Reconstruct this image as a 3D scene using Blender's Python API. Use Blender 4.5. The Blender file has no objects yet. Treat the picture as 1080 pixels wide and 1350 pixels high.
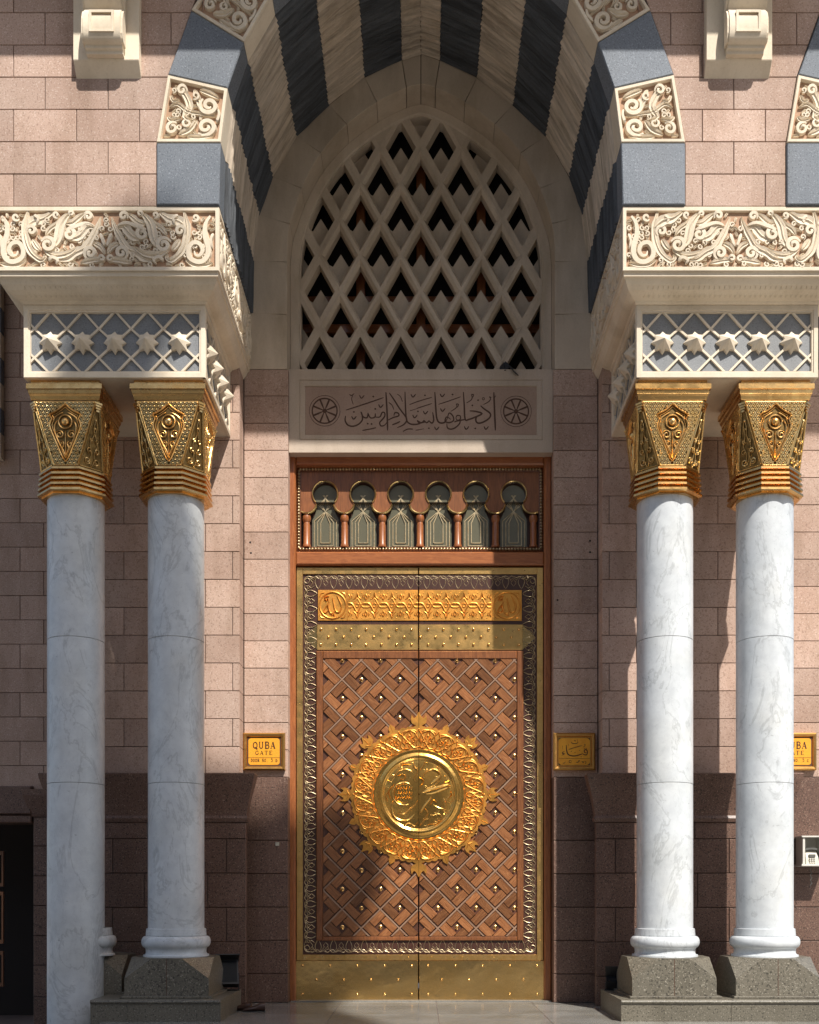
import bpy, math, random
from mathutils import Vector, Matrix
random.seed(7)
S = bpy.context.scene
COL = S.collection
# ------------------------------------------------------------------ camera
EYE = 1.6
cam = bpy.data.cameras.new("camera"); camo = bpy.data.objects.new("camera", cam); COL.objects.link(camo)
camo.location = (0, 0, EYE); camo.rotation_euler = (math.radians(90), 0, 0)
cam.sensor_width = 36; cam.sensor_fit = 'AUTO'; cam.lens = 1400/1350*36
cam.shift_x = -15/1350; cam.shift_y = (1178-675)/1350
cam.clip_start = 0.1; cam.clip_end = 2000
S.camera = camo
# ------------------------------------------------------------------ world, sun, exposure
SUN = Vector((-.52, 1, -1.48)).normalized()
W = bpy.data.worlds.new("World"); S.world = W; W.use_nodes = True
nt = W.node_tree; bg = nt.nodes['Background']
sky = nt.nodes.new('ShaderNodeTexSky'); sky.sky_type = 'NISHITA'; sky.sun_disc = False
sky.sun_elevation = math.asin(-SUN.z)
sky.sun_rotation = math.atan2(-SUN.x, -SUN.y)
sky.dust_density = 2.0; sky.air_density = 1.0
nt.links.new(sky.outputs[0], bg.inputs[0]); bg.inputs[1].default_value = 0.115
sl = bpy.data.lights.new("sun", 'SUN'); sl.energy = 5.0; sl.angle = math.radians(.5); sl.color = (1, .95, .88)
so = bpy.data.objects.new("sun", sl); COL.objects.link(so); so.rotation_euler = SUN.to_track_quat('-Z', 'Y').to_euler()
S.view_settings.view_transform = 'Standard'; S.view_settings.look = 'None'; S.view_settings.gamma = 1
S.view_settings.use_curve_mapping = False
S.view_settings.exposure = 0.44

# ------------------------------------------------------------------ materials
def mat(name):
    m = bpy.data.materials.new(name); m.use_nodes = True
    return m, m.node_tree, m.node_tree.nodes['Principled BSDF']
def N(t, ty, **k):
    n = t.nodes.new(ty)
    for a, b in k.items():
        if a in n.inputs.keys(): n.inputs[a].default_value = b
        else: setattr(n, a, b)
    return n
def noise(t, vec, scale, detail=4, rough=.55, dist=0):
    n = N(t, 'ShaderNodeTexNoise'); n.inputs['Scale'].default_value = scale; n.inputs['Detail'].default_value = detail
    n.inputs['Roughness'].default_value = rough; n.inputs['Distortion'].default_value = dist
    t.links.new(vec, n.inputs['Vector']); return n.outputs['Fac']
def ramp(t, fac, stops):
    r = N(t, 'ShaderNodeValToRGB'); e = r.color_ramp.elements
    while len(e) < len(stops): e.new(.5)
    for i, (p, c) in enumerate(stops):
        e[i].position = p; e[i].color = (*c, 1) if len(c) == 3 else c
    t.links.new(fac, r.inputs[0]); return r.outputs[0]
def mix(t, fac, a, b, mode='MIX'):
    m = N(t, 'ShaderNodeMix', data_type='RGBA', blend_type=mode)
    for v, i in ((fac, 0), (a, 6), (b, 7)):
        if isinstance(v, (int, float)): m.inputs[i].default_value = v
        elif isinstance(v, tuple): m.inputs[i].default_value = (*v, 1)
        else: t.links.new(v, m.inputs[i])
    return m.outputs[2]
def bump(t, b, h, strength, dist=.01):
    n = N(t, 'ShaderNodeBump'); n.inputs['Strength'].default_value = strength; n.inputs['Distance'].default_value = dist
    t.links.new(h, n.inputs['Height']); t.links.new(n.outputs[0], b.inputs['Normal'])
def pos(t): return N(t, 'ShaderNodeNewGeometry').outputs['Position']
def objc(t): return N(t, 'ShaderNodeTexCoord').outputs['Object']
def orand(t): return N(t, 'ShaderNodeObjectInfo').outputs['Random']
def mapped(t, vec, sc, rot=(0, 0, 0)):
    m = N(t, 'ShaderNodeMapping'); m.inputs['Scale'].default_value = sc; m.inputs['Rotation'].default_value = rot
    t.links.new(vec, m.inputs[0]); return m.outputs[0]

def granite(name, c1, c2, dark, light, fleck=.35, scale=70, rough=.75, var=.16, stain=.12, bmp=.25):
    m, t, b = mat(name); p = pos(t)
    base = mix(t, ramp(t, noise(t, p, 1.3, 5), [(.35, (0, 0, 0)), (.65, (1, 1, 1))]), c1, c2)
    sp = noise(t, p, scale, 2, .6)
    f1 = ramp(t, sp, [(.36, (1, 1, 1)), (.44, (0, 0, 0))])
    f2 = ramp(t, noise(t, p, scale*1.35, 2, .6), [(.60, (0, 0, 0)), (.68, (1, 1, 1))])
    k = N(t, 'ShaderNodeMath', operation='MULTIPLY'); t.links.new(f1, k.inputs[0]); k.inputs[1].default_value = fleck
    c = mix(t, k.outputs[0], base, dark)
    k2 = N(t, 'ShaderNodeMath', operation='MULTIPLY'); t.links.new(f2, k2.inputs[0]); k2.inputs[1].default_value = fleck
    c = mix(t, k2.outputs[0], c, light)
    # each stone its own tone
    r = orand(t)
    v = N(t, 'ShaderNodeMapRange'); t.links.new(r, v.inputs[0]); v.inputs[3].default_value = 1-var; v.inputs[4].default_value = 1+var*.6
    c = mix(t, 1.0, c, v.outputs[0], 'MULTIPLY')
    st = ramp(t, noise(t, mapped(t, p, (1.2, 1.2, .35)), 1.6, 6, .65), [(.45, (1, 1, 1)), (.75, (1-stain*2, 1-stain*2.2, 1-stain*2.6))])
    c = mix(t, 1.0, c, st, 'MULTIPLY')
    t.links.new(c, b.inputs['Base Color']); b.inputs['Roughness'].default_value = rough
    bump(t, b, sp, bmp, .006)
    return m
M = {}
M['pink'] = granite('pink_granite', (.45, .305, .235), (.51, .365, .29), (.23, .14, .10), (.76, .63, .55), .60, 46, .8, .17, .15)
M['mortar'] = granite('mortar', (.10, .07, .055), (.12, .08, .06), (.08, .05, .04), (.15, .1, .08), .3, 40, .9, 0)
M['dado'] = granite('brown_granite', (.135, .075, .054), (.165, .095, .07), (.028, .017, .013), (.36, .25, .19), .9, 48, .45, .12)
M['cream'] = granite('cream_limestone', (.70, .60, .46), (.77, .67, .52), (.60, .50, .37), (.82, .75, .63), .25, 30, .8, .07, .10)
M['taupe'] = granite('pale_arch_limestone', (.58, .48, .37), (.64, .54, .42), (.48, .39, .29), (.70, .62, .50), .25, 30, .8, .10, .15)
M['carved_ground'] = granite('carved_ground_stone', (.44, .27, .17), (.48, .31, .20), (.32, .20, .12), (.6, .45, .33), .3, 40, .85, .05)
M['blue'] = granite('blue_grey_granite', (.15, .172, .20), (.178, .20, .23), (.045, .055, .072), (.36, .39, .43), .6, 50, .72, .10, .05)
M['blue_shaded'] = granite('shaded_blue_granite', (.050, .056, .064), (.065, .072, .08), (.03, .032, .036), (.10, .11, .12), .3, 40, .7, .08, .05)  # copy of the blue granite, painted darker for the shade under the arch
M['greypanel'] = granite('grey_panel_granite', (.19, .20, .21), (.23, .24, .25), (.08, .09, .10), (.40, .42, .44), .5, 50, .6, .04, .10)
M['speckle'] = granite('speckled_grey_granite', (.125, .112, .085), (.155, .138, .105), (.028, .025, .019), (.38, .35, .28), .85, 42, .42, .06, .08)
M['slab'] = granite('polished_floor_granite', (.22, .212, .195), (.27, .26, .235), (.11, .10, .09), (.38, .365, .33), .55, 50, .18, .12, .16, .04)
M['plaza'] = granite('plaza_marble', (.32, .28, .23), (.36, .32, .27), (.26, .22, .19), (.40, .36, .31), .2, 8, .5, 0)
M['lintel'] = granite('lintel_stone', (.47, .385, .30), (.53, .435, .345), (.40, .31, .24), (.60, .52, .43), .3, 55, .8, .0, .10)
M['lintelpink'] = granite('lintel_pink_stone', (.36, .25, .19), (.40, .285, .215), (.26, .17, .125), (.46, .35, .28), .4, 60, .8, .0, .08)
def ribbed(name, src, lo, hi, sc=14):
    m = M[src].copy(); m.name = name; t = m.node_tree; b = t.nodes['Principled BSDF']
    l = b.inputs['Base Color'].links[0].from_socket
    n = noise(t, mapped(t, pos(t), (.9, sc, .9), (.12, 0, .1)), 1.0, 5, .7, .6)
    k = ramp(t, n, [(.36, (lo,)*3), (.60, (hi,)*3)])  # stone-grain streaks that also darken the grooves, painting in ridge shading
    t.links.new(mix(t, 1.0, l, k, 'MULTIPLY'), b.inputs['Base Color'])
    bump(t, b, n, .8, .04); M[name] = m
ribbed('ribbed_cream_stone', 'taupe', .62, 1.12); ribbed('ribbed_shaded_stone', 'blue_shaded', .55, 1.5)
# marble
def marble():
    m, t, b = mat('white_marble'); p = pos(t)
    q = mapped(t, p, (1, 1, .55), (.5, .6, .3))
    n1 = noise(t, q, 1.1, 8, .62, 1.4)
    v1 = ramp(t, n1, [(.485, (1, 1, 1)), (.502, (.45, .45, .45)), (.52, (1, 1, 1))])
    v2 = ramp(t, noise(t, q, 3.4, 8, .65, .8), [(.488, (1, 1, 1)), (.5, (.72, .72, .72)), (.512, (1, 1, 1))])
    cl = ramp(t, noise(t, p, 2.2, 6), [(.3, (.53, .56, .575)), (.7, (.66, .69, .70))])
    dots = ramp(t, noise(t, mapped(t, p, (1, 1, 1.6), (.2, .7, 0)), 20, 3, .6), [(.27, (.5, .5, .5)), (.33, (1, 1, 1))])
    c = mix(t, .42, cl, v1, 'MULTIPLY'); c = mix(t, .40, c, v2, 'MULTIPLY'); c = mix(t, .6, c, dots, 'MULTIPLY')
    fn = ramp(t, noise(t, p, 9, 7, .7), [(.35, (.90, .90, .91)), (.6, (1, 1, 1))]); c = mix(t, 1.0, c, fn, 'MULTIPLY')
    y = ramp(t, noise(t, p, .9, 3), [(.5, (1, 1, 1)), (.8, (.97, .93, .86))]); c = mix(t, .8, c, y, 'MULTIPLY')
    t.links.new(c, b.inputs['Base Color']); b.inputs['Roughness'].default_value = .32
    bump(t, b, noise(t, p, 35, 3), .05, .004)
    return m
M['marble'] = marble()
def metal(name, col, rough, bscale=0, bstr=0, tarn=None, tscale=3, bdist=.01):
    m, t, b = mat(name); p = pos(t)
    b.inputs['Metallic'].default_value = 1
    n = noise(t, p, tscale, 6, .6)
    if tarn: t.links.new(mix(t, ramp(t, n, [(.4, (0, 0, 0)), (.65, (1, 1, 1))]), col, tarn), b.inputs['Base Color'])
    else: b.inputs['Base Color'].default_value = (*col, 1)
    r = N(t, 'ShaderNodeMapRange'); t.links.new(n, r.inputs[0]); r.inputs[1].default_value = .3; r.inputs[2].default_value = .7
    r.inputs[3].default_value = rough*.8; r.inputs[4].default_value = rough*1.35; t.links.new(r.outputs[0], b.inputs['Roughness'])
    if bstr: bump(t, b, noise(t, p, bscale, 3), bstr, bdist)
    return m
M['gold'] = metal('gilded_brass', (.90, .58, .23), .30, 45, .18, (.66, .37, .11), 9)
M['goldcap'] = metal('old_gold', (.86, .62, .28), .27, 60, .2, (.56, .36, .13), 10)
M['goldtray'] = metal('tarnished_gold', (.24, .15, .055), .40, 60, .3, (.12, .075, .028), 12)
M['goldring'] = metal('ring_gold', (.76, .47, .18), .24, 20, .12, (.58, .34, .12), 7)
M['medal'] = metal('matt_gold', (.86, .42, .095), .40, 30, .12, (.74, .34, .07), 5)
M['medalp'] = metal('polished_gold', (.92, .53, .14), .22, 8, .25, (.84, .44, .10), 4, .02)
M['brass'] = metal('polished_brass', (.86, .58, .24), .17, 2.2, .30, (.74, .47, .17), 2.5, .03)
M['strap'] = metal('satin_strap_brass', (.84, .54, .20), .33, 6, .15, (.66, .40, .14), 6, .02)
M['brass2'] = metal('satin_brass', (.62, .45, .20), .26, 4, .2, (.50, .35, .15), 5, .02)
M['silver'] = metal('pale_filigree_brass', (.60, .49, .31), .42, 40, .2, (.40, .30, .17), 12)
def wood(name, c1, c2, rough=.33, gs=(3, 30, 30), var=.3, world=False):
    m, t, b = mat(name); p = pos(t) if world else objc(t)
    off = N(t, 'ShaderNodeVectorMath', operation='ADD'); t.links.new(p, off.inputs[0]); 
    rr = N(t, 'ShaderNodeMath', operation='MULTIPLY'); t.links.new(orand(t), rr.inputs[0]); rr.inputs[1].default_value = 13.0
    t.links.new(rr.outputs[0], off.inputs[1])
    n = noise(t, mapped(t, off.outputs[0], gs), 1.5, 6, .65, 1.2)
    c = mix(t, ramp(t, n, [(.35, (0, 0, 0)), (.62, (1, 1, 1))]), c1, c2)
    v = N(t, 'ShaderNodeMapRange'); t.links.new(orand(t), v.inputs[0]); v.inputs[3].default_value = 1-var; v.inputs[4].default_value = 1+var
    c = mix(t, 1.0, c, v.outputs[0], 'MULTIPLY')
    t.links.new(c, b.inputs['Base Color']); b.inputs['Roughness'].default_value = rough
    b.inputs['Coat Weight'].default_value = .35; b.inputs['Coat Roughness'].default_value = .22
    bump(t, b, n, .12, .004)
    return m
M['slat'] = wood('slat_wood', (.31, .132, .052), (.165, .060, .021), .30, (3, 30, 30), .38)
M['wood'] = wood('frame_wood', (.36, .125, .04), (.24, .075, .024), .35, (20, 20, 2.5), .08, True)
M['woodh'] = wood('rail_wood', (.36, .125, .04), (.24, .075, .024), .35, (2.5, 20, 20), .08, True)
M['wooddk'] = wood('dark_wood', (.075, .028, .016), (.05, .018, .011), .4, (20, 20, 3), .1, True)
M['woodmid'] = wood('board_wood', (.27, .10, .034), (.16, .056, .02), .35, (20, 20, 2.5), .2, True)
M['weavebed'] = wood('weave_bed_wood', (.11, .042, .022), (.07, .026, .014), .4)
M['strip'] = wood('pale_strip', (.34, .22, .15), (.24, .14, .09), .3, (3, 30, 30), .1)
def plain(name, c, rough=.5, metallic=0, ns=20, amt=.15):
    m, t, b = mat(name); p = pos(t)
    d = tuple(x*(1-amt) for x in c)
    t.links.new(mix(t, noise(t, p, ns, 4), c, d), b.inputs['Base Color'])
    b.inputs['Roughness'].default_value = rough; b.inputs['Metallic'].default_value = metallic
    return m
M['ink'] = plain('engraved_brown', (.085, .038, .02), .7)
M['black'] = plain('black_paint', (.012, .012, .013), .45)
M['hole'] = plain('dark_plug', (.03, .018, .014), .7)
M['void'] = plain('dark_interior', (.02, .014, .011), .9)
M['sign'] = metal('yellow_enamel_plate', (.88, .40, .03), .42, 50, .1, (.80, .34, .025), 12)
M['sign'].node_tree.nodes['Principled BSDF'].inputs['Metallic'].default_value = .15
M['signframe'] = metal('sign_frame_brass', (.62, .34, .10), .33, 40, .15, (.52, .27, .08), 10)
M['signink'] = plain('sign_lettering', (.05, .014, .006), .5)
M['white'] = plain('white_painted_metal', (.66, .64, .58), .45)
M['beige'] = plain('beige_plastic', (.50, .47, .38), .45)
M['grey'] = plain('grey_plastic', (.12, .12, .11), .4)
M['lens'] = plain('dark_lamp_glass', (.015, .016, .018), .12)
M['leather'] = plain('brown_leather', (.05, .022, .014), .45)
M['blocker'] = plain('blocker_render', (.42, .38, .32), .7, 0, .5, .2)  # coat of the unseen blockers added behind the camera
def glass():
    m, t, b = mat('window_glass'); p = pos(t)
    b.inputs['Base Color'].default_value = (.13, .125, .085, 1); b.inputs['Roughness'].default_value = .09
    b.inputs['Specular IOR Level'].default_value = 1.0
    b.inputs['Coat Weight'].default_value = .8; b.inputs['Coat Roughness'].default_value = .03
    bump(t, b, noise(t, p, 3, 2), .12, .02)
    return m
M['glass'] = glass()

# ------------------------------------------------------------------ mesh building
def front(y): return (Vector((0, y, 0)), Vector((1, 0, 0)), Vector((0, 0, 1)), Vector((0, -1, 0)))
class MB:
    def __init__(s): s.v = []; s.f = []
    def add(s, vs, fs):
        k = len(s.v); s.v += [tuple(v) for v in vs]; s.f += [tuple(i+k for i in f) for f in fs]
    def prism(s, poly, d0, d1, F=None, bev=0):
        """poly CCW (u,v); from depth d0 (back) to d1 (front, outward)"""
        F = F or front(0); O, U, V, Nn = F; n = len(poly)
        loops = [(poly, d0)]
        if bev:
            q = miter(poly, bev)
            loops += [(poly, d1-bev), (q, d1)]
        else: loops.append((poly, d1))
        vs = [O+U*p[0]+V*p[1]+Nn*d for L, d in loops for p in L]
        fs = [tuple(range(n))[::-1], tuple(range(n*(len(loops)-1), n*len(loops)))]
        for l in range(len(loops)-1):
            for i in range(n):
                j = (i+1) % n
                fs.append((l*n+i, l*n+j, (l+1)*n+j, (l+1)*n+i))
        s.add(vs, fs); return s
    def rings(s, loops, F=None, close=False):
        """strip through equally long (poly, d) loops; no caps"""
        F = F or front(0); O, U, V, Nn = F; n = len(loops[0][0])
        vs = [O+U*p[0]+V*p[1]+Nn*d for L, d in loops for p in L]; fs = []
        R = len(loops)
        for l in range(R if close else R-1):
            a, b = l, (l+1) % R
            for i in range(n):
                j = (i+1) % n
                fs.append((a*n+i, a*n+j, b*n+j, b*n+i))
        s.add(vs, fs); return s
    def box(s, x0, x1, y0, y1, z0, z1, bev=0):
        return s.prism([(x0, z0), (x1, z0), (x1, z1), (x0, z1)], -y1, -y0, front(0), bev)
    def holed(s, O, I, d0, d1):
        from mathutils.geometry import tessellate_polygon
        F = front(0); A = [Vector((p[0], -d1, p[1])) for p in O]; B = [Vector((p[0], -d1, p[1])) for p in I]
        s.add(A+B, [tuple(t) for t in tessellate_polygon([A, B])])
        s.rings([(O, d0), (O, d1)]); s.rings([(I, d1), (I, d0)]); return s
    def loft(s, secs, caps=True, smooth=None):
        """secs: list of equally long 3D loops"""
        n = len(secs[0]); vs = [p for q in secs for p in q]; fs = []
        for l in range(len(secs)-1):
            for i in range(n):
                j = (i+1) % n
                fs.append((l*n+i, l*n+j, (l+1)*n+j, (l+1)*n+i))
        if caps: fs += [tuple(range(n))[::-1], tuple(range(n*(len(secs)-1), n*len(secs)))]
        s.add(vs, fs); return s
    def lathe(s, prof, n=40, c=(0, 0, 0), caps=True):
        return s.loft([[Vector((c[0]+r*math.cos(2*math.pi*i/n), c[1]+r*math.sin(2*math.pi*i/n), c[2]+z)) for i in range(n)] for r, z in prof], caps)
    def ribbon(s, pts, w, h, F=None, base=0, smooth=3, taper=(.25, .25), prof='round', closed=False, wf=None):
        """raised relief stroke along 2D points in frame F"""
        F = F or front(0); O, U, V, Nn = F
        P = crom(pts, smooth, closed) if len(pts) > 2 and smooth > 1 else list(pts)
        n = len(P)
        if n < 2: return s
        cs = {'round': [(-.5, 0), (-.34, .75), (0, 1), (.34, .75), (.5, 0)], 'flat': [(-.5, 0), (-.36, 1), (.36, 1), (.5, 0)],
              'leaf': [(-.5, 0), (-.42, .8), (-.12, .55), (0, .9), (.12, .55), (.42, .8), (.5, 0)], 'ink': [(-.5, 0), (-.46, 1), (.46, 1), (.5, 0)]}[prof]
        vs = []; k = len(cs); h = h*random.uniform(.9, 1.1)
        for i, p in enumerate(P):
            a = P[(i-1) % n] if closed else P[max(i-1, 0)]; b = P[(i+1) % n] if closed else P[min(i+1, n-1)]
            dx, dz = b[0]-a[0], b[1]-a[1]; L = math.hypot(dx, dz) or 1; nx, nz = -dz/L, dx/L
            tt = i/(n-1)
            ww = w*(wf(tt) if wf else 1)
            if not closed:
                e = 1
                if taper[0] < 1: e = min(e, taper[0]+(1-taper[0])*min(1, tt/.18))
                if taper[1] < 1: e = min(e, taper[1]+(1-taper[1])*min(1, (1-tt)/.18))
                ww *= e; hh = h*(.5+.5*e)
            else: hh = h
            for (q, r) in cs:
                vs.append(O+U*(p[0]+nx*q*ww)+V*(p[1]+nz*q*ww)+Nn*(base+r*hh))
        fs = []
        m = n if closed else n-1
        for i in range(m):
            j = (i+1) % n
            for c in range(k-1): fs.append((i*k+c+1, i*k+c, j*k+c, j*k+c+1))
        if not closed: fs += [tuple(range(k)), tuple(range((n-1)*k, n*k))[::-1]]
        s.add(vs, fs); return s
    def dome(s, u, v, r, h, F=None, base=0, n=10, m=3):
        F = F or front(0); O, U, V, Nn = F; vs = []; fs = []
        for a in range(m):
            t = a/m*math.pi/2
            for i in range(n):
                q = 2*math.pi*i/n
                vs.append(O+U*(u+r*math.cos(t)*math.cos(q))+V*(v+r*math.cos(t)*math.sin(q))+Nn*(base+h*math.sin(t)))
        vs.append(O+U*u+V*v+Nn*(base+h))
        for a in range(m-1):
            for i in range(n): fs.append((a*n+i, a*n+(i+1) % n, (a+1)*n+(i+1) % n, (a+1)*n+i))
        for i in range(n): fs.append(((m-1)*n+i, (m-1)*n+(i+1) % n, m*n))
        s.add(vs, fs); return s
    def mesh(s, name, m, smooth=False):
        me = bpy.data.meshes.new(name); me.from_pydata(s.v, [], s.f); me.materials.append(M[m])
        if smooth:
            me.polygons.foreach_set('use_smooth', [True]*len(me.polygons))
            try: me.set_sharp_from_angle(angle=math.radians(38))
            except Exception: pass
        me.update(); return me
def crom(P, k, closed=False):
    out = []; n = len(P)
    for i in range(n if closed else n-1):
        if closed: a, b, c, d = P[(i-1) % n], P[i], P[(i+1) % n], P[(i+2) % n]
        else: a, b, c, d = P[max(i-1, 0)], P[i], P[i+1], P[min(i+2, n-1)]
        for j in range(k):
            t = j/k
            out.append(tuple(.5*(2*b[e]+(c[e]-a[e])*t+(2*a[e]-5*b[e]+4*c[e]-d[e])*t*t+(3*b[e]-a[e]-3*c[e]+d[e])*t**3) for e in (0, 1)))
    if not closed: out.append(tuple(P[-1]))
    return out
def area(p): return .5*sum(p[i][0]*p[(i+1) % len(p)][1]-p[(i+1) % len(p)][0]*p[i][1] for i in range(len(p)))
def ccw(p): return list(p) if area(p) > 0 else list(p)[::-1]
def clean(p, e=1e-4):
    o = []
    for q in p:
        if not o or math.dist(o[-1], q) > e: o.append(q)
    if len(o) > 1 and math.dist(o[0], o[-1]) < e: o.pop()
    return o
def miter(P, d):
    n = len(P); out = []
    for i in range(n):
        a, b, c = P[i-1], P[i], P[(i+1) % n]
        e1 = (b[0]-a[0], b[1]-a[1]); e2 = (c[0]-b[0], c[1]-b[1])
        l1 = math.hypot(*e1) or 1; l2 = math.hypot(*e2) or 1
        n1 = (-e1[1]/l1, e1[0]/l1); n2 = (-e2[1]/l2, e2[0]/l2)
        k = 1+n1[0]*n2[0]+n1[1]*n2[1]
        k = max(k, .25)
        out.append((b[0]+d*(n1[0]+n2[0])/k, b[1]+d*(n1[1]+n2[1])/k))
    return out
def clip(P, Q):
    """clip polygon P by convex CCW polygon Q"""
    out = list(P)
    for i in range(len(Q)):
        a, b = Q[i], Q[(i+1) % len(Q)]; ex, ez = b[0]-a[0], b[1]-a[1]
        side = lambda p: ex*(p[1]-a[1])-ez*(p[0]-a[0])
        src = out; out = []
        for j in range(len(src)):
            p, q = src[j], src[(j+1) % len(src)]; sp, sq = side(p), side(q)
            if sp >= 0: out.append(p)
            if (sp > 0 and sq < 0) or (sp < 0 and sq > 0):
                t = sp/(sp-sq); out.append((p[0]+(q[0]-p[0])*t, p[1]+(q[1]-p[1])*t))
        if len(out) < 3: return []
    return clean(out)
def inside(p, Q):
    return all((Q[(i+1) % len(Q)][0]-Q[i][0])*(p[1]-Q[i][1])-(Q[(i+1) % len(Q)][1]-Q[i][1])*(p[0]-Q[i][0]) >= -1e-6 for i in range(len(Q)))
def rect(x0, x1, z0, z1): return [(x0, z0), (x1, z0), (x1, z1), (x0, z1)]
def circ(cx, cz, r, n=32, a0=0, a1=2*math.pi, end=False):
    return [(cx+r*math.cos(a0+(a1-a0)*i/n), cz+r*math.sin(a0+(a1-a0)*i/n)) for i in range(n+(1 if end else 0))]
def spiral(cx, cz, r0, r1, turns, a0, n=None):
    n = n or max(6, int(abs(turns)*10))
    return [(cx+(r0+(r1-r0)*i/n)*math.cos(a0+2*math.pi*turns*i/n), cz+(r0+(r1-r0)*i/n)*math.sin(a0+2*math.pi*turns*i/n)) for i in range(n+1)]

# ------------------------------------------------------------------ objects
WP = {}
def thing(name, label, cat, loc, group=None):
    o = bpy.data.objects.new(name, None); COL.objects.link(o); o.location = loc; WP[o.name] = Vector(loc)
    o.empty_display_size = .2
    o['label'] = label; o['category'] = cat
    if group: o['group'] = group
    return o
def part(name, me, parent, at=(0, 0, 0), roty=0, rotz=0, label=None, kind=None):
    """mesh built in world coordinates (at = 0) or round its own origin (at = world place)"""
    o = bpy.data.objects.new(name, me); COL.objects.link(o)
    WP[o.name] = Vector(at)
    if parent: o.parent = parent; o.location = Vector(at)-WP[parent.name]
    else: o.location = at
    o.rotation_euler = (0, roty, rotz)
    if label: o['label'] = label
    if kind: o['kind'] = kind
    return o
def single(name, me, label, cat, group=None, at=(0, 0, 0)):
    o = part(name, me, None, at); o['label'] = label; o['category'] = cat
    if group: o['group'] = group
    return o
def structure(name, me, at=(0, 0, 0)):
    o = part(name, me, None, at); o['kind'] = 'structure'; return o
def copy_tree(src, loc, label=None):
    def rec(o, parent):
        c = o.copy(); COL.objects.link(c)
        if parent: c.parent = parent
        for ch in o.children: rec(ch, c)
        return c
    r = rec(src, None); r.location = loc
    if label: r['label'] = label
    return r
BOXM = {}
def boxpart(name, parent, x0, x1, yf, depth, z0, z1, m, bev=.004, jit=0):
    key = (round(x1-x0, 3), round(z1-z0, 3), round(depth, 3), m, bev)
    if key not in BOXM:
        w, h = (x1-x0)/2, (z1-z0)/2
        BOXM[key] = MB().box(-w, w, 0, depth, -h, h, bev).mesh(name, m)
    return part(name, BOXM[key], parent, ((x0+x1)/2, yf+random.uniform(-jit, jit), (z0+z1)/2))
H = lambda h: h+EYE                     # heights measured from eye level

# ================================================================== GROUND
structure('ground', MB().box(-220, 220, -260, 60, -.9, -.64).mesh('ground', 'plaza'))
pav = part('pavement', MB().box(-3.98, 9, 8.0, 18.0, -.639, -.004).box(-9, -3.985, 8.0, 19.5, -.639, -.624).mesh('pavement', 'mortar'), None); pav['kind'] = 'structure'
for i in range(-9, 9):
    for j in range(8):
        x0 = -3.975+i*1.4; y0 = 8.0+j*1.2
        if x0 > 8 or x0 < -9: continue
        if 'slab' not in BOXM:
            mb = MB(); O = (Vector((0, 0, 0)), Vector((1, 0, 0)), Vector((0, 1, 0)), Vector((0, 0, 1)))
            mb.prism(rect(.0035, 1.3965, .0035, 1.1965), -.02, 0, O, .0025); BOXM['slab'] = mb.mesh('paving_slab', 'slab')
        part('paving_slab', BOXM['slab'], pav, (x0-(.008 if i < 0 else 0), y0, random.uniform(-.0008, .0008)-(.62 if i < 0 else 0)))

# ================================================================== MASONRY
G = .0095
def courses(parent, x0, x1, yf, z0, z1, depth, m='pink', zbase=3.31, rows='brick', clipf=None, ch=.4, jit=.0015):
    k = math.floor((z0-zbase)/ch+1e-6)
    while zbase+k*ch < z1-1e-4:
        a = max(zbase+k*ch, z0); b = min(zbase+(k+1)*ch, z1)
        if b-a > .03:
            off = 4.265 if (k % 2 == 1) else 3.875
            xs = [x0, x1]
            if rows == 'brick':
                j0 = [s*(off+.78*n) for n in range(-6, 7) for s in (-1, 1) if off+.78*n > 2.55]
                xs += [x for x in j0 if x0+.06 < x < x1-.06]
            xs = sorted(set(round(x, 4) for x in xs))
            for c, d in zip(xs, xs[1:]):
                if clipf:
                    poly = clipf(rect(c+G/2, d-G/2, a+G/2, b-G/2))
                    if poly is None: boxpart('brick', parent, c+G/2, d-G/2, yf, depth, a+G/2, b-G/2, m, .004, jit)
                    elif poly:
                        cx, cz = (c+d)/2, (a+b)/2
                        part('brick', MB().prism([(p[0]-cx, p[1]-cz) for p in poly], -depth, 0, None, .004).mesh('brick', m), parent, (cx, yf, cz))
                else: boxpart('brick', parent, c+G/2, d-G/2, yf, depth, a+G/2, b-G/2, m, .004, jit)
        k += 1

YF = 13.15          # upper facade plane
YW = 15.25          # wall behind the columns
YJ = 15.60          # jamb piers and inner arch ring
YD = 15.90          # doors
# arch joints (x, h) inner and outer
JI = [(2.49, 8.51), (2.47, 9.28), (2.385, 9.95), (2.185, 10.52), (1.84, 11.12), (1.36, 11.58), (.83, 11.99), (.28, 12.24), (0, 12.33)]
JO = [(3.27, 8.51), (3.27, 9.28), (3.13, 10.12), (2.84, 10.92), (2.38, 11.66), (1.78, 12.28), (1.10, 12.78), (.38, 13.12), (0, 13.24)]
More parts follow.
